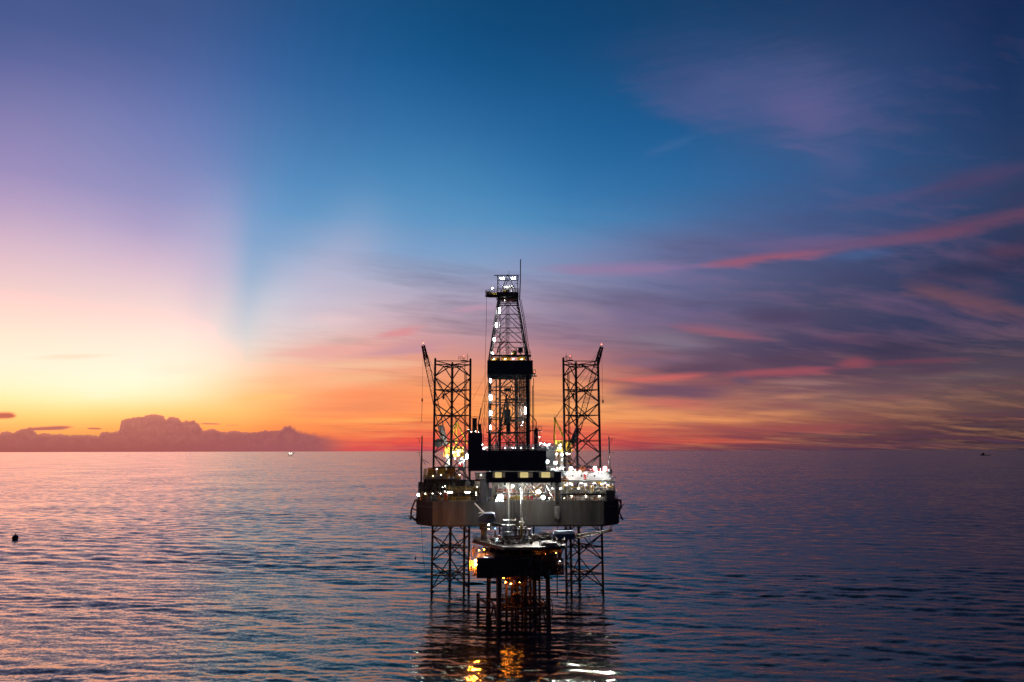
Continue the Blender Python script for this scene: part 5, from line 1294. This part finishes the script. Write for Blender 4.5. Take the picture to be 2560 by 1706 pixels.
# edge beams
m = MB()
for i in range(6):
    a, b = Vector((*deckpoly[i],ZD-0.6)), Vector((*deckpoly[(i+1)%6],ZD-0.6)); m.tube(a, b, 0.30, n=4)
m.build('edge_beam', M_RUST, whp)
for i, mt in ((0,M_RUST),(1,M_GREY),(2,M_RUST),(3,M_RUST),(4,M_GREY),(5,M_RUST)):
    a, b = deckpoly[i], deckpoly[(i+1)%6]
    if i == 1: continue
    MB().rail([(a[0],a[1],ZD),(b[0],b[1],ZD)],1.25,0.045,1.3).build('railing', mt, whp)
yb0, yb1 = -33.0, -14.0
xb0, xb1 = X(1219,yb0,1400), X(1402,yb0,1400)
zb1, zb0 = Z(1374,yb0), Z(1443,yb0)
YAW = R(14); WC = Vector((1.4, -24.0))
def W2(lx, ly):
    return (WC.x + lx*math.cos(YAW) - ly*math.sin(YAW), WC.y + lx*math.sin(YAW) + ly*math.cos(YAW))
def W3(lx, ly, z): return Vector((*W2(lx, ly), z))
ZF, ZC = 12.9, 18.5
# cellar deck slab and module walls (turned a little from the view)
m = MB(); m.prism([W2(-8.6,-8.4), W2(10.9,-8.4), W2(10.9,8.0), W2(-8.6,8.0)], ZF, ZF+0.5); m.build('cellar_deck', M_RUST, whp)
m = MB(); m.prism([W2(-8.4,-8.2), W2(8.2,-8.2), W2(8.2,-3.0), W2(10.6,-3.0), W2(10.6,7.8), W2(-8.4,7.8)], ZF+0.51, ZC); m.build('module_wall', M_BLACK, whp)
m = MB()
for k in range(13):
    lx = -8.0 + k*1.32
    a, b = W3(lx,-8.2,ZF+0.55), W3(lx,-8.2,ZC-0.05); m.tube(a, b, 0.09, n=4)
for z in (ZF+2.2, ZF+3.9, ZC-0.1): m.tube(W3(-8.4,-8.25,z), W3(8.2,-8.25,z), 0.10, n=4)
m.build('wall_rib', M_RUST, whp)
# open strip under the top deck with posts
for lx in (-8.0,-4.5,-1.0,2.5,6.0,9.6): 
    for ly in (-7.8, 7.4): MB().tube(W3(lx,ly,ZC), W3(lx,ly,ZD-0.36), 0.22, n=6).build('deck_post', M_RUST, whp)
m = MB(); m.prism([W2(-8.3,-1.5), W2(10.4,-1.5), W2(10.4,-1.2), W2(-8.3,-1.2)], ZC+0.01, ZD-0.4); m.build('inner_bulkhead', M_BLACK, whp)
def wclut(lx0, lx1, ly0, ly1, z0, z1, n, seed, mats, name='pipework'):
    rng = random.Random(seed); mbs = [MB() for _ in mats]
    for i in range(n):
        q = rng.choice(mbs); lx, ly, z = rng.uniform(lx0,lx1), rng.uniform(ly0,ly1), rng.uniform(z0,z1); r = rng.uniform(.05,.14); k = rng.random()
        if k < .4: q.path([W3(lx,ly,z), W3(min(lx1,lx+rng.uniform(1,4)),ly,z), W3(min(lx1,lx+rng.uniform(1,4)),ly,z0)], r)
        elif k < .75: q.tube(W3(lx,ly,z0), W3(lx,ly,z), r)
        else:
            s_ = rng.uniform(.2,.55); c = W3(lx,ly,z0); q.bbox(c.x-s_,c.x+s_,c.y-s_,c.y+s_,z0,min(z1,z0+rng.uniform(.4,1.3)),.05)
    for q, mt in zip(mbs, mats):
        if q.v: q.build(name, mt, whp)
wclut(2.0, 10.6, -8.0, -2.0, ZC, ZD-0.5, 46, 71, [M_RUST, M_GREY, M_ORNG])
wclut(8.3, 11.0, -8.0, -3.0, ZF+0.5, ZC, 30, 72, [M_RUST, M_BLACK])
wclut(-3.0, 8.0, -9.1, -8.35, ZF+0.5, ZC, 60, 73, [M_RUST, M_BLACK, M_GREY], 'wall_pipework')
wclut(-8.0, 8.0, -8.2, -2.0, ZF-1.4, ZF-0.05, 46, 74, [M_RUST, M_BLACK], 'under_deck_pipework')
# railed side walkway on the right
m = MB(); m.rail([W3(8.4,-8.3,ZF+0.5), W3(11.4,-8.3,ZF+0.5), W3(11.4,6,ZF+0.5)],1.1,0.05,1.0); m.rail([W3(10.8,-4,ZF+3.2), W3(11.6,-4,ZF+3.2), W3(11.6,6,ZF+3.2)],1.1,0.05,1.0); m.prism([W2(10.61,-4),W2(11.6,-4),W2(11.6,6),W2(10.61,6)],ZF+3.0,ZF+3.2)
m.build('side_walkway', M_RUST, whp)
# annex room on the left, skylight on its roof put into the white colour
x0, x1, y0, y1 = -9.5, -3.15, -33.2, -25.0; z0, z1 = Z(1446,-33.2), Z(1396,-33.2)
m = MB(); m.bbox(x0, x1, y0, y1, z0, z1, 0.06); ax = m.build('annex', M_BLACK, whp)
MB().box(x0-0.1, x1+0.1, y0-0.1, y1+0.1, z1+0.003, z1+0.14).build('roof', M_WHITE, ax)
m = MB()
for k in range(9): x = x0+0.4+k*(x1-x0-0.8)/8; m.box(x-0.05,x+0.05,y0-0.07,y0-0.002,z0+0.1,z1-0.1)
m.build('rib', M_BLACK, ax)
# stair landing and sodium lamps at the left end
m = MB(); xs0, xs1, ys = -11.6, -9.7, -30.0
zl = (Z(1438,ys), Z(1424,ys), Z(1411,ys))
for k, z in enumerate(zl): m.box(xs0+(0.9 if k < 1 else 0), xs1, ys-1.0, ys+2.5, z-0.12, z); m.rail([(xs0+(0.9 if k < 1 else 0),ys-0.95,z),(xs1,ys-0.95,z)],1.1,0.05,0.6,(1.0,0.7,0.4))
for x in (xs0+0.1, xs1-0.1): m.tube((x,ys-0.9,zl[0]),(x,ys-0.9,Z(1372,ys)),0.10)
for k in range(8): m.tube((xs0+0.9+k*.1,ys,zl[0]+k*.25),(xs1,ys,zl[0]+k*.25),0.05,n=4)
m.build('stair_landing', M_RUST, whp)
m = MB(); rng = random.Random(77)
for k in range(22):
    x, y = rng.uniform(-11.4,-6.6), rng.uniform(-29,-24); z = rng.uniform(16.6,19.4); m.tube((x,y,z),(x+rng.uniform(-.2,.6),y,20.0),rng.uniform(.06,.16)) if k % 2 else m.tube((x,y,z),(x+rng.uniform(.8,2.2),y,z),rng.uniform(.06,.14))
m.build('pipework', M_RUST, whp)
for px, py, Y, r in ((1187.7,1402,-31.4,.30),(1187.0,1411,-31.4,.28)): lamp(whp, at(px,py,Y), r, L_ORNG)
for px, py, Y in ((1184,1419,-30.2),(1189,1426,-30.4)): lamp(whp, at(px,py,Y), 0.14, L_ORNG_S)
for px, py, Y in ((1196,1376,-27),(1209,1374,-27.5)): lamp(whp, at(px,py,Y), 0.17, L_ORNG_S)
for px, py, Y, r in ((1346.3,1375.5,-31.2,.15),(1388,1383,-29,.13),(1362,1386,-30.6,.07)): lamp(whp, at(px,py,Y), r, L_ORNG_S)
lamp(whp, at(1398,1404,-28), 0.10, L_SOFT)
# legs, bracing, boat landing
LEGS = [(-6.7,-6.7),(6.7,-6.7),(6.7,6.7),(-6.7,6.7)]
for lx, ly in LEGS:
    a, b = W3(lx*1.03,ly*1.03,-4), W3(lx,ly,ZF); MB().tube(a, b, 0.68, 0.60, n=12).build('leg', M_RUST, whp, True)
ZB = 4.4
m = MB()
for i in range(4):
    (ax_, ay_), (bx_, by_) = LEGS[i], LEGS[(i+1)%4]
    m.tube(W3(ax_,ay_,ZB), W3(bx_,by_,ZB), 0.30, n=8); mid = W3((ax_+bx_)/2,(ay_+by_)/2,ZB)
    m.tube(W3(ax_,ay_,-2), mid, 0.26, n=8); m.tube(W3(bx_,by_,-2), mid, 0.26, n=8)
m.tube(W3(-6.7,-6.7,ZB), W3(6.7,6.7,ZB), 0.24, n=8)
m.build('brace_frame', M_RUST, whp)
m = MB()
m.prism([W2(-6.2,-6.4), W2(4.5,-6.4), W2(4.5,-1.5), W2(-6.2,-1.5)], ZB+0.31, ZB+0.5); m.build('landing_deck', M_RUST, whp)
MB().rail([W3(-6.2,-6.3,ZB+0.5), W3(4.5,-6.3,ZB+0.5)],1.1,0.05,1.4).build('railing', M_RUST, whp)
m = MB(); m.bbox(W2(-1.5,-4)[0]-0.9, W2(-1.5,-4)[0]+1.3, -28.6, -26.8, ZB+0.505, ZB+3.4, 0.3); m.tube(W3(1.2,-3.5,ZB+.5), W3(1.2,-3.5,ZF), 0.4, n=10); m.tube(W3(2.9,-2.5,-3), W3(2.9,-2.5,ZF), 0.36, n=10)
m.build('sump_caisson', M_RUST, whp, True)
# lit pipework under the cellar deck
m = MB(); rng = random.Random(78)
for k in range(44):
    lx, ly, z = rng.uniform(-4.9,1.6), rng.uniform(-6.6,-3), rng.uniform(9.4,12.6)
    if k % 2: m.path([W3(lx,ly,z), W3(lx+rng.uniform(.6,2.2),ly,z), W3(lx+rng.uniform(.6,2.2),ly,ZF)], rng.uniform(.07,.17))
    else: m.tube(W3(lx,ly,z), W3(lx,ly,ZF), rng.uniform(.06,.15))
c = W3(0.2,-5.0,11.0); N = 18
m.path([c + Vector((1.25*math.cos(2*math.pi*i/N), 0, 1.45*math.sin(2*math.pi*i/N))) for i in range(N+1)], 0.12)
m.build('riser_pipework', M_ORNG, whp, True)
for px, py, Y, r in ((1257,1445,-28.4,.26),(1270,1443,-28.6,.26),(1281,1448,-27.5,.24),(1263,1456,-27,.2),(1276,1460,-27,.2),(1298,1456,-26,.14)): lamp(whp, at(px,py,Y), r, L_ORNG_S)
for lx, ly, r in ((-3.4,-1.0,.38),(-1.2,1.5,.42),(0.8,3.0,.38),(2.4,0.6,.45),(4.4,2.8,.4),(4.9,-4.9,.32),(-5.0,3.2,.36)):
    MB().tube(W3(lx,ly,-4), W3(lx,ly,ZF), r, n=10).build('riser_caisson', M_RUST, whp, True)
wclut(-6.0, 4.2, -6.2, -2.0, ZB+0.5, ZB+3.4, 34, 79, [M_RUST, M_BLACK], 'landing_gear')
# boat fenders
m = MB(); p = level(1193.6,1522); m.tube((p.x,p.y,-3),(p.x,p.y,4.3),0.5,n=10); m.tube((p.x,p.y,3.0),W3(-6.7,6.7,3.2),0.42,n=8); m.build('boat_fender', M_RUST, whp, True)
m = MB(); m.path([at(1369,1497,-29.5),at(1376,1498,-29.8),at(1378.5,1506,-30),at(1380.5,1530,-30),at(1378,1541,-30),at(1368,1545,-29.5)],0.12); m.tube(at(1347,1492,-17),W3(6.7,-6.7,5.0),0.24).tube(at(1347,1529,-22),W3(6.7,-6.7,4.2),0.24); m.build('boat_fender', M_RUST, whp)
m = MB(); p = at(1391.5,1441,-20); m.tube((p.x,p.y,Z(1491,-20)),(p.x,p.y,ZF+2),0.17); m.build('drain_caisson', M_RUST, whp)
# deck gear on the top deck
wclut(-6.5, 3.0, -4.5, 6.5, ZD, ZD+2.0, 130, 81, [M_TAN, M_GREY, M_RUST, M_TAN, M_PIPE], 'deck_gear')
wclut(4.0, 11.5, 1.0, 7.5, ZD, ZD+1.8, 80, 82, [M_TAN, M_GREY, M_RUST], 'deck_gear')
def onD(px, py, h=0.0): v = level(px, py, ZD); v.z = ZD + h; return v
# things standing on the top deck
q = MB(); a = onD(1317.5,1353); q.bbox(a.x-0.55,a.x+0.55,a.y-0.5,a.y+0.5,ZD+0.01,ZD+1.25,0.05); single(q, 'white_crate', M_WHITE, 'small white crate in the middle of the wellhead platform deck', 'crate')
q = MB(); pts = [onD(1318,1350,.35),onD(1332,1354,.4),onD(1345,1356,.45),onD(1362,1361,.35),onD(1384,1366,.25)]; q.path(pts,0.26,8); single(q, 'flexible_pipe', M_TAN, 'thick tan flexible pipe lying across the wellhead platform deck to the right', 'pipe', smooth=True)
q = MB(); q.path([onD(1262,1357,.1),onD(1280,1359.5,.1),onD(1297,1361,.12),onD(1318,1356,.12),onD(1336,1355,.12)],0.10,6); single(q, 'deck_hose', M_RUBB, 'thin dark hose lying along the front of the wellhead platform deck', 'hose', smooth=True)
q = MB(); p = [onD(1346,1358),onD(1370,1356),onD(1404,1363),onD(1398,1367.5),onD(1348,1366)]; n_ = len(p)
ctr = sum(p, Vector())/n_ + Vector((0,0,0.9))
q.add([v+Vector((0,0,0.02)) for v in p] + [v.lerp(ctr,0.35)+Vector((0,0,.45)) for v in p] + [ctr], [(i,(i+1)%n_,n_+(i+1)%n_,n_+i) for i in range(n_)] + [(n_+i,n_+(i+1)%n_,2*n_) for i in range(n_)])
single(q, 'tarpaulin', material('dark_green_tarp',(0.02,0.028,0.022),0.8,var=.4), 'dark sagging tarpaulin over gear at the right front of the wellhead platform deck', 'tarpaulin')

# scaffold tower and Christmas-tree deck
sx0, sx1, sy0, sy1 = X(1256,-20,1300), X(1290,-20,1300), -21.5, -18.0
sc_ = thing('scaffold_tower', 'brown scaffold tower with railed levels on the wellhead platform deck', 'scaffold', ((sx0+sx1)/2, -20, ZD))
q = MB()
for x in (sx0,(sx0+sx1)/2,sx1):
    for y in (sy0,sy1): q.tube((x,y,ZD+.01),(x,y,Z(1284,-20)),0.06,n=5)
for k in range(4): q.tube((sx0,sy0,ZD+k*1.6),(sx1,sy0,ZD+1.6+k*1.6),0.04,n=4)
q.build('scaffold_frame', M_RUST, sc_)
for k, py in enumerate((1330,1313,1300)):
    z = Z(py,-20); q = MB(); q.box(sx0-.1,sx1+.1,sy0-.1,sy1+.1,z-0.1,z).rail([(sx0-.1,sy0-.05,z),(sx1+.1,sy0-.05,z)],1.15,0.045,0.9); q.build('platform', M_TAN, sc_)
wx = [X(p_,-19,1340) for p_ in (1287,1291.5,1304,1314)]
for x, lb, r in zip(wx, ('black conductor pipe beside the scaffold tower','pale conductor pipe second from the scaffold tower','rusty conductor pipe under the small well deck','black conductor pipe at the right end of the well deck'), (.22,.30,.34,.30)):
    q = MB(); q.tube((x,-19,-3),(x,-19,Z(1316,-19)),r,n=10); q.lathe((x,-19,ZD+1.2),[(r*1.05,-.25),(r*1.8,-.2),(r*1.8,.2),(r*1.05,.25)],12)
    single(q, 'conductor_pipe', M_PALE if 'pale' in lb else (M_RUST if 'rusty' in lb else M_BLACK), lb, 'conductor', 'conductor pipes rising through the wellhead platform', True)
tx0, tx1 = X(1284,-19,1324), X(1326,-19,1324); tz = Z(1325,-19)
td = thing('well_deck', 'small railed well deck round the conductor pipes, hung on cables', 'deck', ((tx0+tx1)/2, -19, tz))
MB().box(tx0,tx1,-20.5,-17.2,tz,tz+0.32).build('deck_plate', M_BLACK, td)
MB().rail([(tx0,-20.45,tz+.32),(tx1,-20.45,tz+.32)],1.1,0.05,0.9).build('railing', M_RUST, td)
q = MB()
for px in (1299.5,1304): q.tube((X(px,-20.8,1330),-20.8,ZD+.02),(X(px,-20.8,1330),-20.8,Z(1305,-20.8)),0.09)
q.build('yellow_post', M_YRAIL, td)
for px in (1298,1322): MB().tube((X(px,-19.8,1340),-19.8,ZD+.01),(X(px,-19.8,1340),-19.8,tz),0.16).build('support', M_RUST, td)
q = MB()
for pxs in ((1274,1276),(1281,1280),(1290,1290),(1301,1300),(1310,1308),(1317,1316)): q.tube(at(pxs[0],1211,-16),at(pxs[1],1322,-18.5),0.05,n=5)
q.build('guide_line', M_GREY, td)
q = MB()
for a, b in (((1299,1240),(1283,1304)),((1299,1252),(1317,1312)),((1329,1255),(1315,1308)),((1324,1252),(1312,1300)),((1292,1230),(1287,1322))): q.tube(at(*a,-14),at(*b,-19),0.085,n=5)
q.build('tension_cable', M_ROPE, td)
blowout = thing('blowout_preventer', 'pale stack of flanged valves over the wells below the cantilever', 'valve stack', (X(1300,-17.5,1290), -17.5, tz+.33))
bx = X(1303,-17.2,1290); MB().lathe((bx,-18.3,tz+.33),[(0.5,0),(0.8,.1),(0.8,.5),(0.45,.6),(0.45,1.3),(0.75,1.4),(0.75,1.9),(0.4,2.0),(0.4,3.0)],14).build('valve_body', M_PALE, blowout, True)
MB().tube((bx,-18.3,tz+3.2),(bx,-18.3,zc0+0.6),0.24,n=10).build('riser', M_GREY, blowout, True)
for px, r, nm, mt in ((1266,.16,'pale riser pipe leftmost of the pair under the cantilever',M_GREY),(1271,.2,'thicker pale riser pipe right of its thin twin under the cantilever',M_PALE)):
    q = MB(); q.tube((X(px,-15,1250),-15,ZD+.5),(X(px,-15,1250),-15,zc0+.4),r,n=8); single(q,'riser_pipe',mt,nm,'riser','pale riser pipes under the cantilever',True)

# blue crane on the left of the wellhead platform
Y = -18.5; cx_ = X(1209,Y,1330)
bc = thing('deck_crane', 'dark blue deck crane on a pedestal at the left of the wellhead platform', 'crane', (cx_, Y, ZD))
MB().lathe((cx_,Y,ZD),[(1.0,0.01),(0.95,.5),(0.9,3.0),(1.2,3.6)],14).build('pedestal', M_GREY, bc, True)
zc_, zt_ = Z(1307,Y), Z(1283,Y); xa, xb = X(1194,Y,1295), X(1237,Y,1295)
q = MB(); q.add([(xa,Y-1.2,zc_+.3),(xb-.6,Y-1.2,zc_),(xb,Y-1.2,zc_+1.4),(xb-.2,Y-1.2,zt_),(xa+2.0,Y-1.2,zt_),(xa+.2,Y-1.2,zt_-1.0),
                 (xa,Y+1.3,zc_+.3),(xb-.6,Y+1.3,zc_),(xb,Y+1.3,zc_+1.4),(xb-.2,Y+1.3,zt_),(xa+2.0,Y+1.3,zt_),(xa+.2,Y+1.3,zt_-1.0)],
                [(0,1,2,3,4,5),(11,10,9,8,7,6)] + [(i,6+i,6+(i+1)%6,(i+1)%6) for i in range(6)]); q.build('cab', M_BLUE, bc)
MB().add([(xb-2.3,Y-1.26,zc_+1.2),(xb-.3,Y-1.26,zc_+1.3),(xb-.4,Y-1.26,zt_-.35),(xb-1.6,Y-1.26,zt_-.35),(xb-2.3,Y-1.205,zc_+1.2),(xb-.3,Y-1.205,zc_+1.3),(xb-.4,Y-1.205,zt_-.35),(xb-1.6,Y-1.205,zt_-.35)],[(0,1,2,3),(7,6,5,4),(0,4,5,1),(1,5,6,2),(2,6,7,3),(3,7,4,0)]).build('cab_window', M_DARK, bc)
q = MB()
for dy in (-.8,.8): q.tube(at(1211,1284,Y)+Vector((0,dy,0)),at(1186,1259,Y)+Vector((0,dy,0)),0.13); q.tube(at(1205,1284,Y)+Vector((0,dy,0)),at(1191,1262,Y)+Vector((0,dy,0)),0.10); q.tube(at(1196,1283,Y)+Vector((0,dy,0)),at(1230,1281,Y)+Vector((0,dy,0)),0.10)
for k in range(5): t = k/4; p = at(1211,1284,Y).lerp(at(1186,1259,Y),t); q.tube(p+Vector((0,-.8,0)),p+Vector((0,.8,0)),0.07)
q.build('gantry_frame', M_PALE, bc)
q = MB(); q.tube(at(1228,1306,Y-.9),at(1256,1316,Y-.9),0.28,0.2,n=8); q.tube(at(1222,1305,Y-.9),at(1258,1314,Y-.9),0.12); q.build('boom', M_BLACK, bc)
q = MB(); q.path([at(1254,1313,Y-.9),at(1258.5,1313.5,Y-.9),at(1259.5,1322,Y-.9),at(1258,1350,Y-.9)],0.16); q.path([at(1255.5,1315,Y-.8),at(1255.5,1340,Y-.8),at(1254,1352,Y-.8)],0.12); q.build('hydraulic_hose', M_BLUE, bc)
q = MB(); q.bbox(cx_-1.3,cx_+2.2,Y-1.0,Y+1.0,Z(1324,Y),Z(1309,Y),.1); q.build('winch_frame', M_BLACK, bc)
lamp(bc, at(1220.6,1312,Y-1.3), 0.24, L_SOFT); lamp(bc, at(1221,1322.5,Y-1.3), 0.18, L_WARM); lamp(bc, at(1237.4,1321.6,Y-1.0), 0.2, L_BLUE)
q = MB(); q.tube(at(1237,1325,Y-1.0),(X(1237,Y-1,1340),Y-1.0,ZD+.01),0.2,n=8); q.build('boom_rest', M_RUST, bc)
q = MB(); a = onD(1248,1352); q.bbox(a.x-.5,a.x+.5,a.y-.4,a.y+.4,ZD+.01,ZD+1.5,.05); single(q,'red_toolbox',M_RED,'dark red tool box beside the blue hydraulic hoses','tool box')

# yellow-boomed crane at the right of the wellhead platform
Y = -20.0; xa, xb = X(1380,Y,1338), X(1436,Y,1338); zt_, zb_ = Z(1328,Y), Z(1347,Y)
yc = thing('boom_crane', 'dark blue roofed crane with its long yellow boom laid out to the right', 'crane', ((xa+xb)/2, Y, ZD))
q = MB(); q.add([(xa+1.5,Y-1.5,zb_),(xb-.2,Y-1.5,zb_+.1),(xb,Y-1.5,zt_-.7),(xa+.3,Y-1.5,zt_-.7),(xa+1.5,Y+1.5,zb_),(xb-.2,Y+1.5,zb_+.1),(xb,Y+1.5,zt_-.7),(xa+.3,Y+1.5,zt_-.7)],[(0,1,2,3),(7,6,5,4),(0,4,5,1),(1,5,6,2),(2,6,7,3),(3,7,4,0)]); q.build('cab', M_BLUE, yc)
q = MB(); q.add([(xa,Y-1.7,zt_-.69),(xb+.1,Y-1.7,zt_-.69),(xb+.1,Y+1.7,zt_-.69),(xa,Y+1.7,zt_-.69),(xa+.5,Y-.9,zt_),(xb-.6,Y-.9,zt_+.1),(xb-.6,Y+.9,zt_+.1),(xa+.5,Y+.9,zt_)],[(3,2,1,0),(4,5,6,7),(0,1,5,4),(1,2,6,5),(2,3,7,6),(3,0,4,7)]); q.build('roof', material('blue_roof',(.10,.15,.24),.5,var=.2), yc)
q = MB(); q.tube((xa+2.0,Y,ZF+3),(xa+2.0,Y,zb_+.02),0.55,n=12); q.tube((xa+4.5,Y,zb_),(xa+2.0,Y,ZF+3.2),0.2); q.build('pedestal', M_RUST, yc)
A, B = at(1434,1343,Y-1.0), at(1527,1327,Y-1.0)
q = MB(); lattice_boom(q, A, B, 0.9, 0.5, 12, 0.10); q.build('boom', M_YEL, yc)
q = MB(); q.tube(B,at(1532,1306,Y-1.0),0.08).tube(at(1521,1328,Y-1),at(1530,1308,Y-1),0.06).tube(B,at(1523,1312,Y-1.0),0.06).tube(at(1520,1329,Y-1),at(1531,1327,Y-1),0.14); q.build('boom_tip', M_TAN, yc)
q = MB(); q.path([at(1472,1336,Y-1),at(1473,1352,Y-1),at(1470,1354,Y-1)],0.05); q.build('hook_block', M_BLACK, yc)

# ------------------------------------------------------------------ out on the water
p = level(36.5,1347)
bu = thing('mooring_buoy', 'round black mooring buoy alone on the water at the far left', 'buoy', (p.x, p.y, 0))
MB().ball((p.x,p.y,0.95),1.5,20,12,1.0).build('float', M_RUBB, bu, True)
MB().tube((p.x,p.y,2.3),(p.x,p.y,3.1),0.2,n=8).lathe((p.x,p.y,3.0),[(0.1,0),(0.28,.08),(0.28,.35),(0.1,.42)],10).build('lifting_eye', M_RUST, bu)
p = level(1037.5,1396)
mk = thing('marker_buoy', 'tiny dark red marker buoy left of the left leg', 'buoy', (p.x, p.y, 0))
MB().lathe((p.x,p.y,-.2),[(0.15,0),(0.32,.3),(0.3,.6),(0.08,.9)],10).build('float', M_DRED, mk, True)
MB().tube((p.x,p.y,.6),(p.x,p.y,1.5),0.06,n=5).build('pole', M_BLACK, mk)
# far production platform
p = level(726,1141); k_ = p.y - CAM_Y
s_ = (p.y-CAM_Y)/FOC/math.cos(PITCH)*0.985
fp = thing('far_platform', 'tiny lit platform on dark legs far off near the left horizon', 'platform', (p.x, p.y, 0))
def u(dx, h): return Vector((p.x+dx*s_, p.y, h*s_))
q = MB()
for dx in (-4.5,-2,0.6,2.8): q.tube(u(dx*1.1,-0.5),u(dx,6),0.55*s_*.5,n=6)
q.tube(u(-4.5,1),u(0.6,5),s_*.2).tube(u(2.8,1),u(-2,5),s_*.2); q.build('leg_frame', M_DRED, fp)
q = MB(); q.box(p.x-5.5*s_,p.x+4.5*s_,p.y-8,p.y+8,4.6*s_,6*s_).box(p.x-1*s_,p.x+4.5*s_,p.y-8,p.y+8,6*s_,9.5*s_); q.build('topside', M_PALE, fp)
q = MB(); q.tube(u(4.5,7.5),u(8.8,9.2),0.7*s_); q.build('flare_boom', M_DRED, fp)
q = MB(); q.ball(u(-3.6,9.2),1.1*s_,8,6).tube(u(-3.6,6),u(-3.6,9),s_*.4); q.build('lit_tower', L_FAR, fp)
q = MB(); q.box(p.x+0.6*s_,p.x+4.0*s_,p.y-9,p.y-8.01,6.4*s_,9.2*s_).box(p.x-1.4*s_,p.x-.4*s_,p.y-9,p.y-8.01,5*s_,7*s_); q.build('lit_deck', L_FAR, fp)
# far ship
p = level(2462,1141.5); s_ = (p.y-CAM_Y)/FOC/math.cos(PITCH)*0.985
sh = thing('supply_ship', 'small dark supply ship near the right horizon with a grey bridge', 'ship', (p.x, p.y, 0))
q = MB(); a = [(-11,2.6),(-10,.0),(12,.0),(13.5,1.6),(-3,1.7),(-4,2.6)]
n_ = len(a); q.add([(p.x+x*s_,p.y-7,z*s_) for x,z in a] + [(p.x+x*s_,p.y+7,z*s_) for x,z in a],[tuple(range(n_)),tuple(range(n_,2*n_))[::-1]]+[(i,n_+i,n_+(i+1)%n_,(i+1)%n_) for i in range(n_)]); q.build('hull', M_DARK, sh)
q = MB(); q.box(p.x-7*s_,p.x-2*s_,p.y-6,p.y+6,2.6*s_,4.6*s_).box(p.x-5*s_,p.x-2.6*s_,p.y-5,p.y+5,4.6*s_,6.2*s_).tube(u(0,0)*0+Vector((p.x-3.8*s_,p.y,6.2*s_)),Vector((p.x-3.8*s_,p.y,8*s_)),s_*.15); q.build('superstructure', M_DARK, sh)
q = MB(); q.box(p.x-8.4*s_,p.x-6.2*s_,p.y-6.3,p.y-4,4.61*s_,5.9*s_); q.build('bridge', M_PALE, sh)
